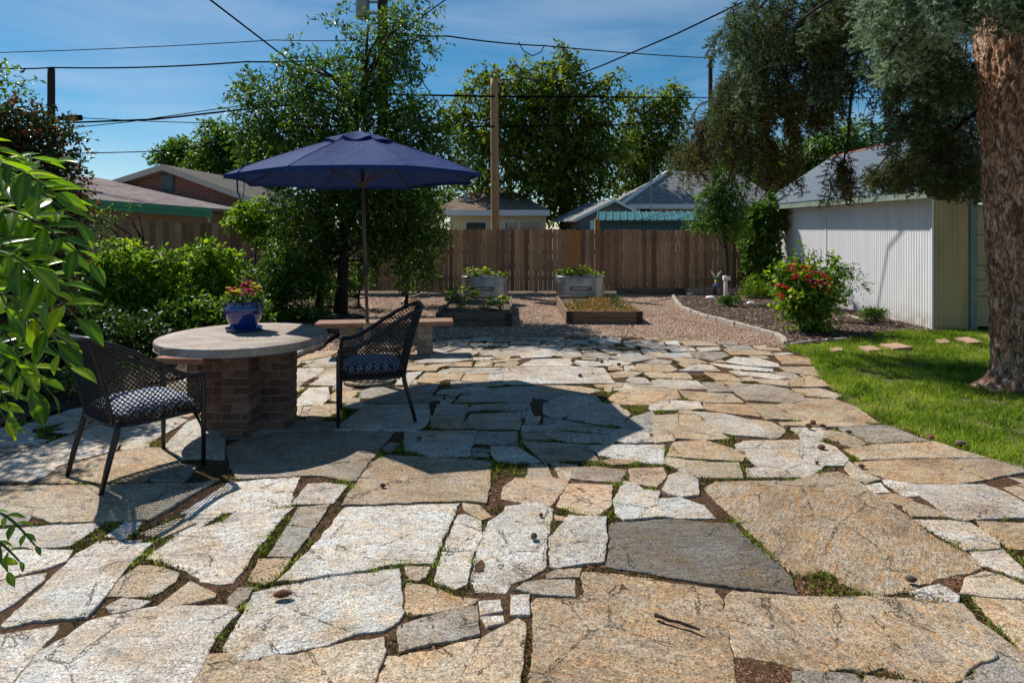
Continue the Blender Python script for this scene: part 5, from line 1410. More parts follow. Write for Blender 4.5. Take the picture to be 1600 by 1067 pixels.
cones = [(441, 935, .095, .022, 'r', .2, 'long reddish cone on the big pale stone at the front'),
 (834, 843, .05, .02, 'd', 1.0, 'dark cone at the far edge of the pale speckled stone'), (845, 808, .03, .014, 'g', .3, 'small grey cone touching the top of the dark slate stone'),
 (940, 567, .06, .024, 'r', .6, 'left cone of a pair on the far pale stones'), (948, 578, .05, .022, 'r', 2.0, 'brown cone just below the far pair'), (967, 572, .06, .024, 'r', 0, 'round brown cone right of the far pair'), (906, 589, .06, .022, 'd', .4, 'dark cone on the large pale stone beside the parasol shadow'),
 (1231, 672, .06, .024, 'r', .9, 'single brown cone left of the lawn-side trio'), (1264, 670, .065, .025, 'r', 2.2, 'lower left cone of the trio near the lawn'), (1270, 664, .065, .025, 'r', .4, 'topmost cone of the trio near the lawn'), (1285, 669, .06, .023, 'r', -.5, 'right-hand cone of the trio near the lawn'),
 (1326, 678, .06, .02, 'd', -.5, 'dark slim cone to the right of the trio'), (1283, 703, .065, .025, 'g', .1, 'grey weathered cone alone on a tan stone'), (1455, 687, .06, .024, 'r', .4, 'orange-brown cone at the edge of the lawn'), (1501, 698, .09, .03, 'd', -.4, 'large dark cone half in the grass at the lawn edge'),
 (1423, 910, .06, .02, 'd', -.3, 'small dark cone on the striped ochre stone'), (1346, 732, .05, .02, 'd', -.5, 'small dark cone in the joint by the striped stone'), (1276, 725, .03, .014, 'r', 0, 'tiny cone beside the grass tuft'), (655, 688, .05, .02, 'd', .2, 'dark cone in the parasol shadow by the soil gap'), (598, 762, .045, .016, 'd', 0, 'dark bark-like cone on the ochre stone in front of the parasol shadow')]
for x, y, L, r, cc, a, lb in cones:
    b = cone_mesh(L, r, None); o = b.build('pine_cone', M['cone_brown' if cc == 'r' else 'cone_grey']); X_, Y_ = G(x, y); o.scale = (.8, .8, .8); o.location = (X_, Y_, r * .8 + .003); o.rotation_euler.z = a; tag(o, lb, 'pine cone', 'fallen cones on the patio')
pts = [G(1024, 966), G(1032, 970), G(1045, 974), G(1060, 978), G(1075, 982), G(1093, 990)]
b = MB(); b.tube([(x, y, .014 + .004 * (k % 2)) for k, (x, y) in enumerate(pts)], [.010, .007, .0065, .006, .007, .005], 7); o = b.build('fallen_twig', M['bark_dark']); tag(o, 'bare brown twig lying on the large ochre stone', 'twig')
pts = [G(628, 478), G(634, 470), G(645, 467), G(656, 464), G(664, 463)]
b = MB(); b.tube([(x, y, .05 + .02 * (k % 2)) for k, (x, y) in enumerate(pts)], [.03, .028, .025, .02, .015], 7); o = b.build('fallen_branch', M['edging_stone']); tag(o, 'pale dead branch lying on the gravel beside the left bed', 'branch')
for x, y, r, lb in ((1110, 468, .08, 'larger white rock in the mulch near the spinner'), (1173, 477, .07, 'white rock in the mulch right of the salvia'), (1077, 462, .06, 'flat white rock at the left tip of the mulch')):
    b = MB(); n = 10; v = []; f = []
    for i in range(1, 6):
        for j in range(n): th_ = math.pi * i / 6; a = 2 * math.pi * j / n; k = r * (1 + .3 * noise.noise((math.cos(a) * 2 + x, math.sin(a) * 2, i))); v.append((k * 1.4 * math.sin(th_) * math.cos(a), k * math.sin(th_) * math.sin(a), .55 * k * math.cos(th_)))
    for i in range(4):
        for j in range(n): f.append([i * n + j, (i + 1) * n + j, (i + 1) * n + (j + 1) % n, i * n + (j + 1) % n])
    f.append(list(range(n))); f.append([4 * n + j for j in range(n - 1, -1, -1)])
    b.add(v, f); o = b.build('garden_rock', M['white_paint'], smooth=True); X_, Y_ = G(x, y); o.location = (X_, Y_, .04); tag(o, lb, 'rock')
# garden spinner
mat('toy_blue', (.02, .09, .35), .4); mat('toy_green', (.05, .30, .12), .4); mat('toy_yellow', (.6, .5, .1), .5)
X_, Y_ = G(1119, 463)
sp_ = empty('garden_spinner', (X_, Y_, 0), 0, 'small blue and green bird ornament with white wings on a stake', 'garden ornament')
b = MB(); b.tube([(0, 0, 0), (.0, 0, .22)], .008, 6); b.build('stake', M['black_metal'], sp_)
b = MB(); b.lathe([(0, .18), (.04, .19), (.055, .24), (.05, .29), (.03, .31), (0, .31)], n=12); b.build('bird_body', M['toy_blue'], sp_, smooth=True)
b = MB(); b.lathe([(0, .30), (.035, .31), (.04, .35), (.03, .38), (0, .38)], n=12); b.build('collar', M['toy_yellow'], sp_, smooth=True)
b = MB(); b.lathe([(0, .38), (.03, .385), (.04, .41), (.035, .45), (.015, .47), (0, .47)], n=12); b.tube([(.0, -.03, .43), (.0, -.08, .42)], [.01, .002], 6); b.build('head', M['toy_green'], sp_, smooth=True)
for s in (-1, 1):
    b = MB(); b.add([(0, 0, .44), (s * .05, 0, .54), (s * .12, 0, .60), (s * .11, .0, .55), (s * .05, 0, .46), (0, .012, .44), (s * .05, .012, .54), (s * .12, .012, .60), (s * .11, .012, .55), (s * .05, .012, .46)], [[0, 1, 2, 3, 4], [9, 8, 7, 6, 5], [0, 5, 6, 1], [1, 6, 7, 2], [2, 7, 8, 3], [3, 8, 9, 4], [4, 9, 5, 0]]); b.build('wing', M['white_paint'], sp_)
# low dark plant stand under the ash branches
X_, Y_ = -2.42, 15.3
st_ = empty('wooden_stool', (X_, Y_, 0), 0, 'low dark wooden stool against the fence under the ash branches', 'stool')
b = MB(); b.box((0, 0, .42), (.42, .3, .035), bev=.005); b.build('seat', M['dark_wood'], st_)
for sx in (-1, 1):
    for sy in (-1, 1): b = MB(); b.box((sx * .18, sy * .12, .2), (.045, .045, .41)); b.build('leg', M['dark_wood'], st_)
b = MB(); b.box((0, -.12, .15), (.32, .02, .04)); b.build('stretcher', M['dark_wood'], st_)
# ================================================================ trees and plants
def blob_points(blobs, n, rg, shell=.5):
    """points in a union of ellipsoids (c, r), biased outwards"""
    vol = np.array([abs(r[0] * r[1] * r[2]) ** .8 for c, r in blobs]); pk_ = rg.choice(len(blobs), n, p=vol / vol.sum())
    d = norm(rg.normal(0, 1, (n, 3))); q = rg.random(n) ** shell
    C = np.array([b_[0] for b_ in blobs])[pk_]; Rr = np.array([b_[1] for b_ in blobs])[pk_]
    return C + d * q[:, None] * Rr, d
def blobs_px(lst, Y, dep=1.0):
    """(px, py, rx_px, ry_px[, dY]) at depth Y -> world ellipsoids as deep as they are wide"""
    out = []
    for it in lst:
        px, py, rx, ry = it[:4]; dy = it[4] if len(it) > 4 else 0
        y = Y + dy; c = P(px, py, y); out.append(((c.x, c.y, c.z), (rx * y / F, rx * y / F * dep, ry * y / F)))
    return out
def sprigs(cs, per, spread, rg, droop=.2, outdir=None):
    """leaf positions/directions along short twigs radiating from clump centres"""
    n = len(cs); tw = 4
    T = norm(rg.normal(0, 1, (n, tw, 3)) + np.array([0, 0, .15]) + (0 if outdir is None else outdir[:, None] * .9))
    k = per // tw
    q = np.linspace(.15, 1, k)[None, None, :, None]
    base = cs[:, None, None] + T[:, :, None] * q * spread + np.array([0, 0, -1.0]) * (q ** 2) * spread * droop
    base = base + rg.normal(0, spread * .05, base.shape)
    side = norm(rg.normal(0, 1, base.shape))
    d = T[:, :, None] * .8 + side * .9 + np.array([0, 0, -droop])
    return base.reshape(-1, 3), d.reshape(-1, 3), norm(rg.normal(0, .7, (n * tw * k, 3)) + [0, 0, 1.0])
def limb_tubes(b, trunk, targets, r0, rg, n=6):
    """limbs: from a point on the trunk polyline to each target"""
    tz = trunk[:, 2]
    for tg in targets:
        z = min(max(tz[0] + .35 * (tz[-1] - tz[0]), tg[2] - .55 * math.hypot(tg[0] - trunk[0, 0], tg[1] - trunk[0, 1]) - .3), tz[-1])
        z = max(z, tz[0] + .2 * (tz[-1] - tz[0]))
        s = np.array([np.interp(z, tz, trunk[:, 0]), np.interp(z, tz, trunk[:, 1]), z])
        L = np.linalg.norm(tg - s); pts = []
        w1, w2 = rg.normal(0, .07 * L, 3), rg.normal(0, .05 * L, 3)
        for q in np.linspace(0, 1, 8): pts.append(s * (1 - q) + tg * q + w1 * math.sin(math.pi * q) + w2 * math.sin(2 * math.pi * q) + np.array([0, 0, .10 * L * math.sin(math.pi * q)]))
        b.tube(pts, np.linspace(r0, r0 * .18, 8), n)
def tree(name, label, cat, base, trunk_r, trunk_top, blobs, nclump, per, spread, leaf, lm, bm, seed, limbs=24, group=None, droop=.25, trunk_pts=None, shell=.5, stretch=2.6, crown='crown'):
    rg = np.random.default_rng(seed)
    e = empty(name, (base[0], base[1], 0), 0, label, cat, group)
    tp = np.array(trunk_top); b0 = np.array([base[0], base[1], -.05])
    if trunk_pts is None:
        wob = rg.normal(0, .05 * (tp[2]) ** .5 * .6, (2, 3)); tr_ = np.array([b0 * (1 - q) + tp * q + wob[0] * math.sin(math.pi * q) + wob[1] * math.sin(2 * math.pi * q) * .6 for q in np.linspace(0, 1, 14)]); tr_[:, 2] = np.linspace(b0[2], tp[2], 14)
    else: tr_ = np.array(trunk_pts)
    cs, dd_ = blob_points(blobs, nclump, rg, shell)
    cs[:, 2] = np.maximum(cs[:, 2], .15)
    b = MB(); m_ = len(tr_)
    b.tube(tr_, [trunk_r * (1.25 if i == 0 else 1.05 if i == 1 else 1) * (1 - .8 * i / (m_ - 1)) for i in range(m_)], 12)
    limb_tubes(b, tr_, cs[:limbs], trunk_r * .34, rg)
    o = b.build('trunk', bm, None, smooth=True); o.parent = e; o.location = (-base[0], -base[1], 0)
    p, d, nn_ = sprigs(cs, per, spread, rg, droop, dd_)
    cl = np.repeat(rg.random(nclump), len(p) // nclump)
    rnd = np.clip(.35 * cl + .65 * rg.beta(1.6, 1.9, len(p)), 0, 1)
    L = leaf * rg.uniform(.65, 1.25, len(p))
    o = scatter(crown, p, d, nn_, L, L / stretch, lm, rnd); o.parent = e; o.location = (-base[0], -base[1], 0)
    return e
# ash tree in the middle
YA = 12.0
ab_ = blobs_px([(590, 95, 55, 62), (640, 55, 42, 60), (522, 45, 22, 42), (600, 45, 16, 30), (440, 165, 66, 55), (398, 190, 28, 55), (500, 150, 75, 70), (600, 180, 95, 80), (660, 215, 55, 50), (470, 235, 90, 45), (560, 260, 110, 50), (690, 245, 40, 38), (480, 100, 35, 28), (395, 145, 25, 30), (730, 262, 16, 16)], YA, .95)
lb_ = blobs_px([(480, 325, 55, 45), (560, 335, 85, 48), (635, 345, 45, 50), (460, 375, 42, 42), (500, 405, 40, 30), (610, 390, 48, 34), (660, 375, 22, 36), (640, 420, 26, 20), (590, 300, 90, 28)], YA - .1, .8)
tree('ash_tree', 'tall leafy ash tree rising behind the parasol', 'tree', (-3.2, YA), .115, (-2.95, YA, 5.3), ab_, 960, 28, .33, .105, M['leaf_ash'], M['bark_dark'], 31, 60, trunk_pts=[(-3.22, YA, -.05), (-3.18, YA, .6), (-3.14, YA, 1.4), (-3.1, YA, 2.2), (-3.0, YA, 3), (-2.85, YA, 3.8), (-2.75, YA, 4.6), (-2.7, YA, 5.4)])
tree('ash_tree', 'lower spreading thicket of ash branches under the parasol canopy', 'tree', (-3.75, YA + .3), .07, (-3.6, YA + .2, 2.2), lb_, 640, 28, .30, .10, M['leaf_ash'], M['bark_dark'], 32, 40)
tree('small_tree', 'slim young tree beside the fence stool, left of the beds', 'tree', (-2.25, 13.6), .04, (-2.15, 13.5, 1.9), blobs_px([(655, 330, 30, 40), (668, 380, 26, 40), (650, 420, 24, 22), (672, 430, 12, 14)], 13.5, .8), 150, 28, .3, .10, M['leaf_ash'], M['bark_dark'], 33, 12)
# trees beyond the fence
tree('elm_tree', 'broad bushy green tree beyond the fence right of the wood pole', 'tree', (2.6, 30), .35, (2.4, 30, 9), blobs_px([(870, 130, 52, 58), (825, 165, 62, 62), (770, 130, 40, 35), (735, 185, 36, 42), (790, 220, 75, 60), (880, 210, 80, 70), (935, 160, 36, 40), (940, 230, 60, 55), (860, 280, 75, 45), (900, 310, 60, 40), (748, 250, 34, 55), (740, 285, 26, 26), (965, 120, 14, 10), (890, 85, 16, 14)], 30, .8), 1150, 26, .62, .24, M['leaf_elm'], M['bark_grey'], 41, 60, 'trees beyond the fence', droop=.5, stretch=1.9)
tree('elm_tree', 'thin open-crowned tree with bare forks between the elm and the spruce', 'tree', (7.3, 34), .22, (7.0, 34, 9), blobs_px([(990, 160, 18, 18), (1012, 150, 14, 14), (1052, 150, 14, 22), (1035, 175, 26, 20), (1000, 205, 30, 22), (1048, 215, 22, 30), (1010, 250, 34, 30), (975, 235, 20, 30), (990, 290, 34, 24), (1065, 180, 12, 12)], 34, .8), 420, 20, .6, .24, M['leaf_elm'], M['bark_grey'], 42, 60, 'trees beyond the fence', stretch=1.9)
tree('distant_tree', 'rounded distant tree above the brick house roof ridge', 'tree', (-16, 34), .25, (-16, 34, 6), blobs_px([(345, 225, 30, 26), (335, 205, 14, 12), (370, 250, 45, 26), (320, 255, 28, 20), (400, 262, 40, 30)], 34, .8), 420, 20, .7, .26, M['leaf_mid'], M['bark_grey'], 43, 30, 'trees beyond the fence', stretch=2)
tree('distant_tree', 'small distant tree at the left end of the grove behind the brick gable', 'tree', (-19, 36), .2, (-19, 36, 5), blobs_px([(285, 240, 24, 16), (262, 248, 18, 12), (300, 262, 22, 12)], 36, .8), 190, 20, .7, .26, M['leaf_mid'], M['bark_grey'], 44, 20, 'trees beyond the fence', stretch=2)
tree('distant_tree', 'distant tree just left of the parasol beneath the wires', 'tree', (-12.8, 33), .25, (-12.8, 33, 6), blobs_px([(410, 225, 22, 26), (430, 250, 30, 30), (420, 290, 40, 25)], 33, .8), 280, 20, .7, .26, M['leaf_mid'], M['bark_grey'], 45, 20, 'trees beyond the fence', stretch=2)
tree('distant_tree', 'pale distant tree between the parasol edge and the cream house', 'tree', (-6.5, 45), .25, (-6.5, 45, 4), blobs_px([(665, 310, 16, 18), (690, 312, 12, 12), (650, 325, 20, 16), (712, 296, 8, 8)], 45, .8), 160, 20, .8, .28, M['leaf_mid'], M['bark_grey'], 46, 14, 'trees beyond the fence', stretch=2)
tree('distant_tree', 'dark distant tree behind the shed roof ridge', 'tree', (19, 38), .3, (19, 38, 8), blobs_px([(1230, 260, 60, 35), (1290, 245, 50, 34), (1340, 225, 45, 34), (1265, 285, 70, 30), (1200, 285, 40, 30)], 38, .8), 750, 20, .8, .28, M['leaf_ash'], M['bark_grey'], 47, 40, 'trees beyond the fence', stretch=2)
tree('distant_tree', 'distant green tree between the open-crowned tree and the sapling', 'tree', (11, 40), .25, (11, 40, 6), blobs_px([(1075, 250, 30, 24), (1110, 262, 34, 24), (1150, 255, 34, 30)], 40, .8), 260, 20, .8, .28, M['leaf_ash'], M['bark_grey'], 48, 20, 'trees beyond the fence', stretch=2)
# sapling with white-painted trunk
sb = tree('young_tree', 'young round-crowned tree with a white-painted lower trunk', 'tree', (4.62, 13.8), .04, (4.6, 13.8, 3.2), blobs_px([(1125, 295, 20, 28), (1108, 325, 18, 22), (1140, 325, 22, 28), (1125, 348, 32, 16), (1158, 300, 10, 16), (1092, 346, 14, 9), (1122, 262, 9, 12), (1150, 356, 14, 10)], 13.8, .9), 230, 28, .22, .085, M['leaf_mid'], M['bark_dark'], 51, 30)
b = MB(); b.tube([(0, 0, .0), (0, -.005, .5)], .055, 10); q = b.build('trunk_guard', M['white_paint'], sb); b = MB(); b.box((.0, -.01, .53), (.14, .12, .09), bev=.01); b.build('guard_clip', M['white_paint'], q)
# vine by the shed
tree('climbing_vine', 'dark leafy vine filling the corner between fence and shed', 'vine', (5.95, 15.5), .04, (5.95, 15.5, 1.9), blobs_px([(1195, 345, 24, 30), (1192, 385, 24, 36), (1190, 420, 22, 26), (1205, 325, 16, 18), (1178, 372, 12, 26)], 15.4, .5), 330, 32, .24, .10, M['leaf_mid'], M['bark_dark'], 52, 14, stretch=1.6)
# hollyhock with red flowers
hy = tree('hollyhock', 'bushy hollyhock with red flower spikes in front of the white shed', 'flowering shrub', (4.55, 9.95), .02, (4.55, 9.95, .9), blobs_px([(1262, 485, 26, 22), (1250, 505, 22, 14), (1280, 502, 18, 12), (1245, 462, 32, 18), (1285, 455, 26, 18), (1225, 440, 14, 22), (1258, 430, 26, 18), (1220, 405, 7, 9), (1300, 420, 8, 14)], 9.9, .8), 150, 22, .20, .080, M['leaf_bright'], M['stem_green'], 53, 40, stretch=1.25, crown='foliage')
rgh = np.random.default_rng(9); stems = []
b = MB()
for x, yt in ((1237, 388), (1252, 376), (1270, 388), (1283, 392), (1295, 396), (1224, 408), (1310, 418), (1262, 395), (1243, 400), (1214, 425), (1322, 432)):
    tp_ = P(x, yt, 9.9 + rgh.uniform(-.25, .25)); b0_ = np.array([4.55 + rgh.uniform(-.15, .15), 9.95 + rgh.uniform(-.1, .1), 0]); tp_ = np.array(tp_)
    pts = [b0_ * (1 - q) + tp_ * q + np.array([.04 * math.sin(q * 3), 0, .0]) for q in np.linspace(0, 1, 8)]; b.tube(pts, np.linspace(.011, .004, 8), 6); stems.append(pts)
o = b.build('stem', M['stem_green'], None); o.parent = hy; o.location = (-4.55, -9.95, 0)
p = []
for pts in stems:
    for _ in range(44): q = rgh.uniform(.45, 1); k = q * 7; i = int(min(k, 6)); p.append(pts[i] * (1 - (k - i)) + pts[i + 1] * (k - i) + rgh.normal(0, .03, 3))
p = np.array(p); n = len(p)
o = scatter('stem_leaves', p, rgh.normal(0, 1, (n, 3)) * [1, 1, .4], rgh.normal(0, .4, (n, 3)) + [0, 0, 1], rgh.uniform(.05, .09, n), rgh.uniform(.035, .06, n), M['leaf_bright'], rgh.random(n) * .7); o.parent = hy; o.location = (-4.55, -9.95, 0)
fl_ = []
for x, y, w_, h_, k in ((1237, 418, 6, 12, 12), (1243, 432, 6, 6, 8), (1262, 428, 8, 14, 18), (1272, 445, 8, 10, 14), (1283, 440, 8, 8, 9), (1292, 443, 6, 12, 12), (1285, 432, 4, 5, 5), (1220, 447, 7, 6, 5), (1215, 460, 4, 5, 4), (1224, 465, 5, 8, 6), (1254, 420, 6, 5, 5), (1275, 425, 6, 4, 4), (1231, 450, 4, 4, 3), (1213, 448, 3, 3, 2), (1290, 455, 5, 6, 5)):
    for _ in range(k): fl_.append(tuple(P(x + rgh.normal(0, w_ * .5), y + rgh.normal(0, h_ * .5), 9.50 + rgh.normal(0, .09))))
o = heads('red_flowers', fl_, M['petal_red'], None, .038, 3); o.parent = hy; o.location = (-4.55, -9.95, 0)
# airy shrub against the shed
tree('wispy_shrub', 'airy thin-leaved shrub leaning on the white shed wall', 'shrub', (5.4, 10.9), .015, (5.4, 10.9, .8), blobs_px([(1318, 430, 22, 12), (1332, 445, 20, 10), (1308, 455, 14, 18), (1325, 418, 8, 8), (1300, 475, 16, 12)], 10.9, .6), 60, 16, .16, .065, M['leaf_mid'], M['stem_green'], 54, 50, stretch=3, crown='foliage')
tree('small_shrub', 'small fine-leaved green shrub at the foot of the vine', 'shrub', (5.7, 14.9), .02, (5.7, 14.9, .4), blobs_px([(1180, 450, 18, 16), (1192, 455, 16, 12), (1168, 456, 10, 10)], 14.6, .8), 110, 24, .16, .06, M['leaf_bright'], M['stem_green'], 55, 14, stretch=3.5, crown='foliage')
tree('small_shrub', 'little green plant at the foot of the white shed wall', 'shrub', (6.15, 10.7), .01, (6.15, 10.7, .2), blobs_px([(1364, 503, 14, 9), (1358, 497, 8, 7)], 10.9, .8), 36, 24, .13, .06, M['leaf_mid'], M['stem_green'], 56, 8, stretch=3, crown='foliage')
sv = tree('salvia_plant', 'small mounded salvia with purple-red spikes on the mulch', 'flowering plant', (4.45, 13.2), .01, (4.45, 13.2, .2), blobs_px([(1140, 478, 15, 10), (1135, 482, 10, 7), (1148, 482, 9, 7)], 13.0, .8), 60, 28, .11, .045, M['leaf_mid'], M['stem_green'], 57, 8, stretch=2.5, crown='foliage')
p = []; 
for _ in range(26):
    a = rgh.uniform(0, 6.28); r_ = rgh.uniform(0, .2); h_ = rgh.uniform(.12, .2)
    for k in range(12): p.append((4.43 + math.cos(a) * (r_ + k * .004), 13.05 + math.sin(a) * r_, .25 + h_ * k / 11))
p = np.array(p); n = len(p); mat('petal_purple', (.22, .05, .12), .6)
o = scatter('flower_spikes', p, rgh.normal(0, 1, (n, 3)), rgh.normal(0, 1, (n, 3)), .022, .012, M['petal_purple'], rgh.random(n)); o.parent = sv; o.location = (-4.45, -13.2, 0)
# vegetables
def veg(name, label, x, y, z, w, h, n, leaf, mt, seed, stretch=1.2, grp=None):
    rg = np.random.default_rng(seed); e = empty(name, (x, y, z), 0, label, 'vegetable plant', grp); b = MB(); P_ = []; D_ = []
    for k in range(n):
        a = rg.uniform(0, 6.28); rr_ = w * math.sqrt(rg.random()); hh_ = h * rg.uniform(.35, 1) * (1 - .3 * (rr_ / w) ** 2); s = rg.normal(0, w * .15, 2)
        t_ = np.array([rr_ * math.cos(a), rr_ * math.sin(a), hh_]); b.tube([(s[0], s[1], -.01), (t_[0] * .4 + s[0] * .6, t_[1] * .4 + s[1] * .6, hh_ * .6), tuple(t_)], [.005, .004, .002], 5)
        for j in range(3): an = a + rg.uniform(-1.3, 1.3); P_.append(t_ + rg.normal(0, .012, 3)); D_.append((math.cos(an), math.sin(an), rg.uniform(-.3, .35)))
    b.build('stem', M['stem_green'], e); P_ = np.array(P_); m_ = len(P_)
    scatter('foliage', P_, np.array(D_), rg.normal(0, .35, (m_, 3)) + [0, 0, 1], leaf * rg.uniform(.6, 1.2, m_), leaf / stretch * rg.uniform(.7, 1.1, m_), mt, rg.random(m_), e)
    return e
gz = 'vegetable plants in the beds and tanks'
veg('squash_plant', 'tall lime-green squash plant at the left side of the soil bed', -.92, 11.6, .17, .26, .40, 26, .13, M['leaf_bright'], 61, grp=gz)
veg('squash_plant', 'round-leaved squash plant in the front right corner of the soil bed', -.20, 11.35, .17, .18, .24, 18, .13, M['leaf_bright'], 62, grp=gz)
veg('squash_plant', 'single sprig reaching up in front of the brown tank', -1.10, 12.6, .17, .12, .48, 6, .10, M['leaf_bright'], 63, grp=gz)
veg('squash_plant', 'tiny seedling in the middle of the soil bed', -.52, 11.4, .17, .10, .10, 8, .06, M['leaf_mid'], 64, grp=gz)
veg('bean_plant', 'leafy bean plant at the left end of the brown tank', -.78, 13.8, .52, .26, .26, 30, .10, M['leaf_bright'], 65, grp=gz)
veg('bean_plant', 'lower bean plant at the right end of the brown tank', -.30, 13.8, .52, .22, .17, 22, .10, M['leaf_bright'], 66, grp=gz)
veg('bean_plant', 'bushy bean plant at the left end of the shiny tank', 1.22, 13.8, .52, .24, .24, 30, .11, M['leaf_bright'], 67, grp=gz)
veg('bean_plant', 'tallest bean plant in the middle of the shiny tank', 1.50, 13.8, .52, .20, .30, 24, .10, M['leaf_bright'], 68, grp=gz)
veg('bean_plant', 'small bean plant at the right end of the shiny tank', 1.84, 13.8, .52, .14, .16, 14, .10, M['leaf_bright'], 69, grp=gz)
leaf_mat('leaf_onion', [(0, (.03, .08, .04)), (1, (.08, .16, .08))], .2, .4)
for k, (x, y, n, h_, lb) in enumerate(((1.22, 12.0, 16, .30, 'tall onion clump left in the straw bed'), (1.12, 11.2, 7, .18, 'small onion shoot at the front left of the straw'), (1.62, 11.35, 8, .2, 'onion shoot in the front middle of the straw'), (1.95, 11.4, 18, .28, 'onion clump at the front right of the straw'),
        (1.98, 12.1, 22, .26, 'spreading onion clump halfway along the right side'), (1.92, 12.9, 24, .32, 'thick onion clump in the far right corner of the straw bed'), (1.66, 12.9, 12, .26, 'onion clump at the far middle of the straw bed'))):
    rg3 = np.random.default_rng(80 + k); pos_ = np.column_stack([rg3.normal(0, .07, n), rg3.normal(0, .07, n), np.zeros(n)])
    o = scatter('onion_plant', pos_, np.column_stack([rg3.normal(0, .28, (n, 2)), np.ones(n)]), rg3.normal(0, 1, (n, 3)), h_ * rg3.uniform(.7, 1.1, n), .014, M['leaf_onion'], rg3.random(n), tpl=BLADE); o.location = (x, y, .15); tag(o, lb, 'vegetable plant', gz)
# shrub border on the left
def shrub(label, px, py, rx, ry, Y, n, leaf, mt, seed, stretch=2.0, name='leafy_shrub', cat='shrub', grp=None, extra=(), spread=.16, per=20):
    n = int(n * .85); bl = blobs_px([(px, py, rx, ry)] + list(extra), Y, .8); c = bl[0][0]
    return tree(name, label, cat, (c[0], c[1]), .03, (c[0], c[1], max(.4, c[2])), bl, n, per, spread, leaf, mt, M['bark_dark'], seed, 16, grp, stretch=stretch, crown='foliage')
gs_ = 'shrubs along the left fence'
shrub('yellow-green upright shrub nearest the flower pot', 330, 440, 46, 40, 10.2, 300, .085, M['leaf_bright'], 71, grp=gs_, extra=[(320, 400, 26, 24), (355, 412, 20, 18), (300, 470, 40, 26)])
shrub('lime-tipped shrub in the middle of the fence border', 232, 440, 50, 44, 9.6, 300, .085, M['leaf_bright'], 72, grp=gs_, extra=[(205, 405, 24, 22), (262, 412, 24, 20), (210, 480, 44, 22)])
shrub('yellowish shrub beside the dark berry tree', 165, 430, 38, 40, 9.0, 240, .08, M['leaf_bright'], 73, grp=gs_, extra=[(180, 395, 16, 18), (150, 470, 34, 26)])
shrub('dark dense shrub behind the round table', 300, 500, 70, 34, 9.2, 320, .09, M['leaf_mid'], 74, grp=gs_, extra=[(380, 490, 36, 26)])
shrub('deep green shrub behind the left chair', 150, 530, 80, 42, 7.6, 460, .08, M['leaf_dark'], 75, grp=gs_, extra=[(230, 530, 40, 34), (90, 490, 50, 50), (60, 560, 50, 40)])
shrub('glossy spotted-leaf shrub just left of the ash trunk', 440, 435, 44, 42, 11.4, 330, .085, M['leaf_mid'], 76, grp=gs_, extra=[(470, 415, 30, 30), (410, 465, 34, 20), (495, 440, 24, 26)])
shrub('low green groundcover clump by the ash trunk', 480, 492, 40, 12, 11.0, 150, .06, M['leaf_mid'], 77, grp=gs_, extra=[(430, 500, 34, 12), (400, 510, 30, 10)], spread=.14)
shrub('yellow-green bush reaching above the fence beside the parasol strap', 400, 340, 34, 26, 12.8, 240, .09, M['leaf_bright'], 78, grp=gs_, extra=[(372, 340, 18, 14), (420, 360, 30, 26)])
shrub('fine-leaved bush below the ash branches near the fence', 560, 430, 26, 20, 13.0, 110, .075, M['leaf_mid'], 79, grp=gs_, extra=[(505, 455, 30, 16), (545, 445, 14, 14)])
shrub('low dark groundcover along the patio edge behind the left chair', 60, 612, 90, 14, 6.1, 330, .038, M['leaf_mid'], 81, grp=None, extra=[(150, 596, 40, 16), (200, 575, 40, 14), (10, 625, 50, 14)], name='groundcover_plant', cat='groundcover', spread=.11)
shrub('trailing rose canes arching over the green gutter', 215, 330, 14, 10, 11.0, 36, .06, M['leaf_mid'], 82, grp=gs_, extra=[(160, 340, 26, 20), (190, 350, 24, 12), (130, 350, 30, 30), (300, 340, 12, 8)], spread=.18)
tree('berry_tree', 'dark berry-speckled tree at the far left edge', 'tree', (-5.15, 6.6), .07, (-5.1, 6.6, 2.6), blobs_px([(30, 195, 40, 34), (-40, 210, 60, 60), (70, 225, 46, 38), (20, 260, 60, 50), (95, 275, 34, 30), (60, 320, 60, 50), (105, 330, 26, 40), (-20, 350, 60, 60), (70, 390, 50, 50), (20, 440, 70, 60), (110, 430, 24, 40)], 6.6, .8), 850, 28, .2, .052, M['leaf_berry'], M['bark_dark'], 83, 40, stretch=1.7)
# shady tree left of the frame (its dappled shade lies across the left of the patio)
tree('shade_tree', 'leafy boughs at the left edge shading the woven chair', 'tree', (-6.4, 5.6), .12, (-6.2, 5.7, 3.0), [((-5.9, 5.6, 2.9), (.9, 1.0, .5)), ((-5.5, 6.2, 3.0), (.6, .7, .35)), ((-5.5, 5.0, 2.5), (.55, .8, .5)), ((-4.95, 4.6, 1.9), (.28, .4, .3))], 330, 28, .22, .07, M['leaf_mid'], M['bark_dark'], 84, 30)

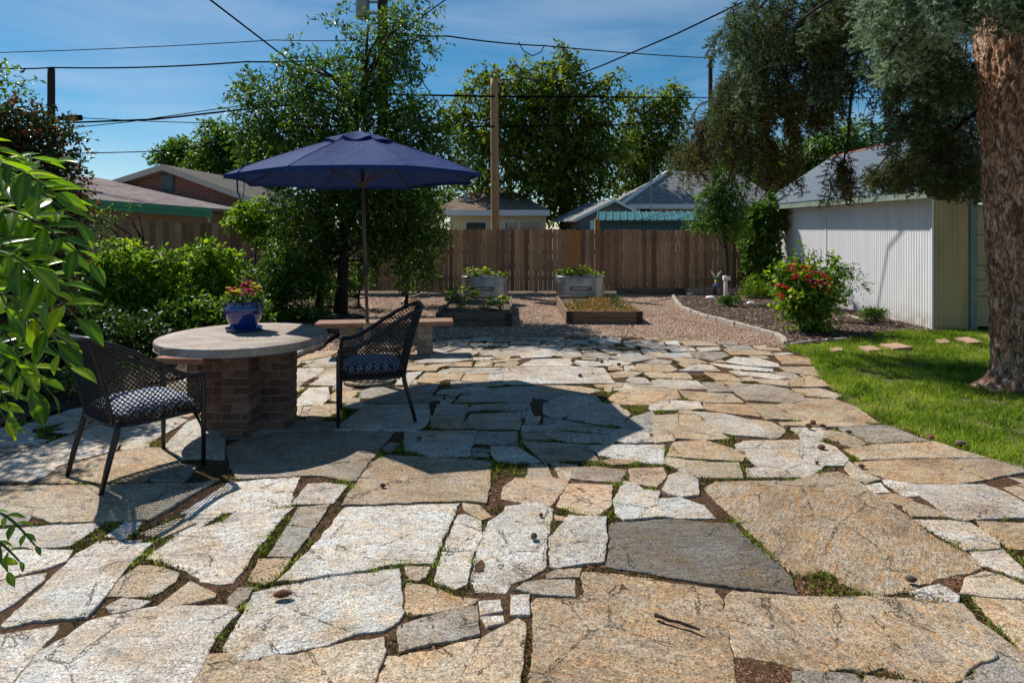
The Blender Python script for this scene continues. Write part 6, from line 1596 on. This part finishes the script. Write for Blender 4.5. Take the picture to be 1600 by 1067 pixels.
# ---------------- foreground compound leaves, hanging in from the left
rg = np.random.default_rng(12)
LT_ = []; LF_ = []
rows_ = [(0, 0), (.12, .20), (.30, .42), (.50, .50), (.70, .40), (.87, .20), (1.0, 0)]
for y, w in rows_:
    dr = -.16 * y * y
    if w == 0: LT_.append((0, y, dr))
    else: LT_ += [(-w, y, .10 * w * 2 + dr), (-w * .5, y, .055 * w * 2 + dr), (0, y, dr), (w * .5, y, .055 * w * 2 + dr), (w, y, .10 * w * 2 + dr)]
idx = [[0]]; k = 1
for y, w in rows_[1:-1]: idx.append(list(range(k, k + 5))); k += 5
idx.append([k])
for j in range(4): LF_.append([0, idx[1][j + 1], idx[1][j]])
for i in range(1, 5):
    for j in range(4): a, b_, c_, d_ = idx[i][j], idx[i][j + 1], idx[i + 1][j + 1], idx[i + 1][j]; LF_ += [[a, b_, c_], [a, c_, d_]]
for j in range(4): LF_.append([idx[5][j], idx[5][j + 1], k])
BIG = (np.array(LT_, float), LF_)
m = leaf_mat('leaf_big', [(0, (.025, .075, .012)), (.45, (.10, .21, .016)), (.88, (.27, .40, .03)), (1, (.48, .46, .07))], .46, .26, .6, tcol=(1.8, 1.9, .35))
fg = empty('broad_leaf_shrub', (-1.75, 1.55, 0), 0, 'shrub with large bright green leaves hanging in at the left edge', 'shrub')
sb_ = MB(); Pp, Dd, Nn, Ll, Rn = [], [], [], [], []
sprays = [(-60, 215, 30, 262, 1.55, 5), (-80, 260, 95, 285, 1.5, 6), (-60, 280, 130, 330, 1.55, 7), (-80, 330, 150, 395, 1.6, 8), (-60, 395, 130, 480, 1.55, 8), (-90, 420, 60, 400, 1.45, 7), (-50, 450, 100, 520, 1.6, 7),
          (-70, 520, 60, 590, 1.5, 6), (-60, 500, 50, 545, 1.65, 6), (-70, 300, 60, 350, 1.8, 7), (-70, 360, 80, 430, 1.8, 7), (-60, 240, 60, 300, 1.75, 6), (-40, 560, 25, 620, 1.5, 4), (-70, 440, 120, 440, 1.7, 8), (-60, 330, 100, 290, 1.7, 7), (-60, 600, 20, 640, 1.6, 4), (-60, 380, 20, 460, 1.45, 6), (-50, 470, 120, 560, 1.9, 8), (-60, 350, 110, 380, 2.0, 8), (-60, 540, 90, 600, 1.9, 7), (-60, 300, 90, 240, 2.0, 7)]
def comp_leaf(x0, y0, x1, y1, Y, n, size, up=.0):
    a = np.array(P(x0, y0, Y + rg.uniform(-.05, .1))); c = np.array(P(x1, y1, Y)); L = np.linalg.norm(c - a)
    pts = [a * (1 - q) + c * q + np.array([0, 0, .16 * L * math.sin(math.pi * q) - .02 * q]) for q in np.linspace(0, 1, 12)]
    sb_.tube(pts, np.linspace(.0045, .0018, 12), 6)
    pts = np.array(pts); dirx = norm(c - a)
    for k in range(n):
        q = .18 + .82 * (k + 1) / n; i = min(int(q * 11), 10); p = pts[i] + (pts[i + 1] - pts[i]) * (q * 11 - i)
        t_ = norm(pts[min(i + 1, 11)] - pts[max(i - 1, 0)]); sd = norm(np.cross(t_, [0, -.35, 1.0]))
        for sg in ((-1, 1) if k < n - 1 else (0,)):
            d = t_ * (.55 if sg else 1) + sd * sg * .8 + np.array([0, 0, -.15 + rg.normal(0, .28)]) + rg.normal(0, .1, 3)
            Pp.append(p); Dd.append(d); Nn.append(np.array([0, -.35, 1.0]) + rg.normal(0, .28, 3)); Ll.append(size * rg.uniform(.55, 1.12) * (1.0 if k else .7)); Rn.append(rg.random() * .8)
for s in sprays:
    x0, y0, x1, y1, Y, n = s
    comp_leaf(x0 - 8, y0, x1 - 10, y1 + 4, Y, n, .096)
for s in ((-40, 795, 55, 838, 1.42, 5), (-50, 830, 30, 862, 1.4, 4), (-40, 862, 12, 878, 1.4, 3)):
    comp_leaf(*s, .045)
for s in sprays: pass
st0 = np.array((-1.75, 1.55, 0))
for s in sprays[::2]:
    a = np.array(P(s[0], s[1], s[4])); pts = [st0 * (1 - q) + a * q + np.array([-.10 * math.sin(math.pi * q), 0, .18 * math.sin(math.pi * q)]) for q in np.linspace(0, 1, 10)]; sb_.tube(pts, np.linspace(.014, .005, 10), 7)
o = sb_.build('stem', M['stem_green'], None, smooth=True); o.parent = fg; o.location = (1.75, -1.55, 0)
Ll = np.array(Ll)
o = scatter('foliage', np.array(Pp), np.array(Dd), np.array(Nn), Ll, Ll * .42, M['leaf_big'], np.array(Rn), tpl=BIG); o.parent = fg; o.location = (1.75, -1.55, 0); o.data.polygons.foreach_set('use_smooth', [True] * len(o.data.polygons))
kv = len(LT_); xs0 = np.abs(BIG[0][:, 0]); off_ = np.where(xs0 < .01, .38, np.where(xs0 > .3, .12, -.08)); rr0_ = np.repeat(np.array(Rn), kv) + np.tile(off_, len(Rn)); o.data.attributes['rnd'].data.foreach_set('value', np.clip(rr0_, 0, 1).astype(np.float32))

# ---------------- blue spruce
rg = np.random.default_rng(77)
sp0 = (5.22, 6.35)
spr = empty('spruce_tree', (sp0[0], sp0[1], 0), 0, 'old blue spruce with flaky bark at the right edge of the lawn', 'tree')
m = mat('spruce_bark', rough=.92, spec=.25); t = NT(m); v = t.coord((1, 1, .45))
vo = t.n('ShaderNodeTexVoronoi', {'Vector': t.n('ShaderNodeVectorMath', {0: v, 1: t.n('ShaderNodeTexNoise', {'Vector': v, 'Scale': 7.0, 'Detail': 4.0}).outputs[1]}, operation='ADD').outputs[0], 'Scale': 10.0}); vc = t.n('ShaderNodeSeparateColor', {0: vo.outputs['Color']})
c = t.ramp(vc.outputs[0], [(0, (.40, .21, .125)), (.35, (.48, .265, .165)), (.65, (.57, .345, .23)), (.9, (.66, .46, .34)), (1, (.62, .45, .35))])
c = t.mix(1.0, c, t.ramp(t.noise(v, 45, 5, .7), [(.3, .5), (.55, 1.05), (.75, 1.4)]), 'MULTIPLY')
zsep = t.n('ShaderNodeSeparateXYZ', {0: t.n('ShaderNodeNewGeometry').outputs['Position']}).outputs[2]
c = t.mix(t.math('MULTIPLY', t.ramp(zsep, [(.15, 1.0), (.9, 0.0)]), .55), c, t.mix(1.0, c, (.80, .85, .88), 'MULTIPLY'))  # shade low on the trunk put into the bark colour, greyer and darker
c = t.mix(t.ramp(vo.outputs['Distance'], [(.42, 0.0), (.70, .8)]), c, (.05, .03, .022)); t.color(c)
h_ = t.math('ADD', t.math('MULTIPLY', vo.outputs['Distance'], -1.6), t.math('MULTIPLY', vc.outputs[1], .9)); h_ = t.math('ADD', h_, t.noise(v, 60, 4, .7)); t.bump(h_, .8, .016)
nz_, na = 230, 220; v = []; zz_ = np.concatenate([np.linspace(-.1, .35, 45), np.linspace(.37, 7.0, nz_ - 45)])
lobes = [(2.95, .62), (4.4, .40), (5.6, .45), (.4, .4), (1.8, .35)]
for z in zz_:
    r0 = .365 - .004 * z + .035 * math.exp(-max(z, 0) / .22)
    cx_ = -.23 * (z / 3.8) + .03
    for j in range(na):
        a = 2 * math.pi * j / na; ca, sa = math.cos(a), math.sin(a)
        fl = sum(w * math.exp(-((a - a0 + math.pi) % (2 * math.pi) - math.pi) ** 2 / .10) for a0, w in lobes) * math.exp(-max(z, -.05) / .09) * .42
        nn_ = noise.noise((ca * 3.2, sa * 3.2, z * 1.6)); n2 = noise.noise((ca * 9 + 5, sa * 9, z * 5)); vd = noise.voronoi((ca * 5.5, sa * 5.5, z * 4.2))[0]
        pl = .020 * min(1, (vd[1] - vd[0]) * 3.5) ; n3 = noise.noise((ca * 26, sa * 26, z * 16))
        r_ = r0 * (1 + .07 * nn_ + .03 * n2) + pl + .006 * n3 + fl
        v.append((cx_ + r_ * ca, r_ * sa, z))
Lq = []
nzz = len(zz_)
A = np.arange(nzz - 1)[:, None] * na + np.arange(na)[None]; B2_ = np.arange(nzz - 1)[:, None] * na + (np.arange(na)[None] + 1) % na
L = np.stack([A, B2_, B2_ + na, A + na], -1).reshape(-1)
tk = fast_mesh('trunk', np.array(v), L, 4, M['spruce_bark'], None, spr, True)
b = MB(); b.tube([(-.02, -.33, 2.84), (-.10, -.50, 2.86), (-.03, -.62, 2.93), (.15, -.66, 2.97), (.35, -.6, 2.96)][::-1], [.012, .02, .026, .032, .036], 8); b.build('dead_stub', M['edging_stone'], tk, smooth=True)
# boughs: (start z, [points in photo px + depth])
boughs = [
 (4.6, [(1500, -120, 6.6), (1380, -90, 7.2), (1250, -40, 7.8), (1165, 40, 8.2), (1125, 150, 8.4)]),
 (4.2, [(1480, -60, 6.9), (1370, -20, 7.6), (1270, 30, 8.2), (1180, 90, 8.8), (1120, 170, 9.2)]),
 (3.9, [(1470, 40, 6.9), (1390, 65, 7.5), (1300, 95, 8.2), (1220, 120, 8.8), (1150, 180, 9.3), (1085, 230, 9.6)]),
 (4.9, [(1450, -200, 6.2), (1330, -130, 6.6), (1220, -60, 7.0), (1160, 0, 7.2)]),
 (4.3, [(1480, -70, 5.7), (1400, -40, 5.4), (1300, 0, 5.4), (1240, 40, 5.5)]),
 (4.0, [(1500, 0, 5.9), (1450, 30, 5.5), (1410, 60, 5.2), (1380, 95, 5.2)]),
 (4.1, [(1560, -30, 5.7), (1520, 0, 5.2), (1480, 30, 5.0)]),
 (4.1, [(1600, -40, 5.6), (1610, 0, 5.1), (1590, 25, 4.9)]),
 (3.4, [(1505, 110, 6.9), (1465, 150, 7.5), (1440, 210, 8.2), (1420, 270, 8.6)]),
 (3.3, [(1500, 130, 7.4), (1440, 180, 8.2), (1390, 240, 8.8), (1350, 285, 9.0)]),
 (2.9, [(1520, 180, 7.1), (1480, 220, 7.6), (1450, 270, 8.0)]),
 (4.4, [(1380, -30, 7.6), (1345, 60, 8.0), (1330, 150, 8.1), (1325, 215, 8.1), (1312, 280, 8.1)]),
]
wood = MB(); dead = MB(); Ps, Ds, Sz, Rr_ = [], [], [], []
def shoot(p, d, L, r): Ps.append(p); Ds.append(d); Sz.append(L); Rr_.append(r)
def strand(p, length, tone, lean, thick=1.0, bare=.0):
    """one drooping branchlet: a thin stem ringed by short upturned shoots, tapering to its tip"""
    st_ = .038; n = max(4, int(length / st_)); pts = []; q = p.copy(); dv = norm(np.array([lean[0], lean[1], -.25]))
    tb_ = tone + rg.normal(0, .10)
    for i in range(n):
        pts.append(q.copy()); dv = norm(dv + np.array([rg.normal(0, .10), rg.normal(0, .10), -.13])); q = q + dv * st_
        if rg.random() < bare: continue
        for s in range(3 if i % 2 else 2):
            r_ = norm(rg.normal(0, 1, 3)); sdv = norm(r_ - dv * np.dot(r_, dv) + dv * .55 + np.array([0, 0, .10])); k_ = (1 - .45 * i / n)
            shoot(q, sdv, rg.uniform(.09, .165) * thick * k_, tb_ + (.15 if rg.random() < .3 else 0) + rg.normal(0, .08))
    (wood if bare < .5 else dead).tube(pts, np.linspace(.008, .002, len(pts)), 4, cap=False)
tsrt = np.array([sp0[0], sp0[1], 0])
def curve(pts, n):
    pts = np.array(pts); m_ = len(pts); out = []
    for k in range(n):
        u = k / (n - 1) * (m_ - 1); i = min(int(u), m_ - 2); f_ = u - i
        p0, p1, p2_, p3 = pts[max(i - 1, 0)], pts[i], pts[i + 1], pts[min(i + 2, m_ - 1)]
        out.append(.5 * ((2 * p1) + (-p0 + p2_) * f_ + (2 * p0 - 5 * p1 + 4 * p2_ - p3) * f_ ** 2 + (-p0 + 3 * p1 - 3 * p2_ + p3) * f_ ** 3))
    return np.array(out)
for z0, pl in boughs:
    pts = [tsrt + [-.08, 0, z0]] + [np.array(P(*q)) for q in pl]; cv_ = curve(pts, 26)
    wood.tube(cv_, np.linspace(.038, .008, 26), 7)
# needle curtains: (px0, px1, ytop0, ytop1, ybot0, ybot1, Y0, Y1, strands, tone)
curt = [
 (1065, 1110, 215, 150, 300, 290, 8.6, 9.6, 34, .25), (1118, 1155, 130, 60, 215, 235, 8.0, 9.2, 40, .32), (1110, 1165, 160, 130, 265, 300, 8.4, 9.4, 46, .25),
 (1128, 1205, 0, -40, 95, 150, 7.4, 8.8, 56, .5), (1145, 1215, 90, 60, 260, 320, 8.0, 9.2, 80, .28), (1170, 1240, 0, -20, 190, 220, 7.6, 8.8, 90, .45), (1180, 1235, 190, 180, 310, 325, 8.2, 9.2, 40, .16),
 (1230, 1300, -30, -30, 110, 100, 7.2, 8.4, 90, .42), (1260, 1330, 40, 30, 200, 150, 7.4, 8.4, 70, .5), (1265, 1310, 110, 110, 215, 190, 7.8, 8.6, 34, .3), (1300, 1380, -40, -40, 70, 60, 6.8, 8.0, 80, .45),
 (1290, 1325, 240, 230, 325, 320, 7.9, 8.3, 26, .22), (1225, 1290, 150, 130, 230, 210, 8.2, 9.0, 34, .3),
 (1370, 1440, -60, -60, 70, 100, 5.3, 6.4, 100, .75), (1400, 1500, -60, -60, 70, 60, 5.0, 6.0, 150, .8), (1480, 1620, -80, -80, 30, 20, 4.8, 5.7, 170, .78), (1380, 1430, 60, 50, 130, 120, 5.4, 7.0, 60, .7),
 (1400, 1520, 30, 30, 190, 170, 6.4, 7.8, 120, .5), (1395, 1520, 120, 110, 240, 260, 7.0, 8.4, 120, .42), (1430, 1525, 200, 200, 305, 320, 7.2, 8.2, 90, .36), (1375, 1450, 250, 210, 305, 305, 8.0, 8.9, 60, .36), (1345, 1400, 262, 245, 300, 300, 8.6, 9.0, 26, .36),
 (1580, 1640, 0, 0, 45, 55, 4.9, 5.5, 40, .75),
]
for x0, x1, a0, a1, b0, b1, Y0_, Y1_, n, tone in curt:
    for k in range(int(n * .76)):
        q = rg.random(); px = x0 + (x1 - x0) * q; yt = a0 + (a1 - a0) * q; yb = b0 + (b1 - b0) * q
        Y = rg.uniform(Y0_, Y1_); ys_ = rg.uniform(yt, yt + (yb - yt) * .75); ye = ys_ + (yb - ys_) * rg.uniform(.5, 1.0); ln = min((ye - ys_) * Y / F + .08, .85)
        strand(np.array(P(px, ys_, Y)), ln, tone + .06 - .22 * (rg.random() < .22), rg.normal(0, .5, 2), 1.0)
for k in range(40):     # bare twigs in the open gap
    px = rg.uniform(1300, 1400); Y = rg.uniform(7.2, 8.4); ys_ = rg.uniform(60, 160); strand(np.array(P(px, ys_, Y)), rg.uniform(.3, .7), .25, rg.normal(0, .6, 2), .7, .9)
nw = wood.build('limbs', M['bark_dark'], None, smooth=True); nd = dead.build('dead_twigs', M['bark_dark'], None); nd['kind'] = 'stuff'
for o in (nw, nd): o.parent = spr; o.location = (-sp0[0], -sp0[1], 0)
Ps, Ds, Sz, Rr_ = np.array(Ps), norm(np.array(Ds)), np.array(Sz), np.array(Rr_)
ns = len(Ps); K = 26
q = np.tile(np.linspace(.05, 1, K), (ns, 1))
pos_ = Ps[:, None] + Ds[:, None] * (q * Sz[:, None])[..., None]
rad_ = rg.normal(0, 1, (ns, K, 3)); rad_ = norm(rad_ - (rad_ * Ds[:, None]).sum(-1, keepdims=True) * Ds[:, None])
dd_ = rad_ * .9 + Ds[:, None] * .55
N_ = ns * K; print('spruce shoots', ns, 'needles', N_)
o = scatter('needles', pos_.reshape(-1, 3), dd_.reshape(-1, 3), rg.normal(0, 1, (N_, 3)), rg.uniform(.017, .026, N_), .0088, M['needle'], np.clip(np.repeat(Rr_, K) + .30 * (q.ravel() - .45) + rg.normal(0, .05, N_), 0, 1), tpl=NEEDLE)
o.parent = spr; o.location = (-sp0[0], -sp0[1], 0)
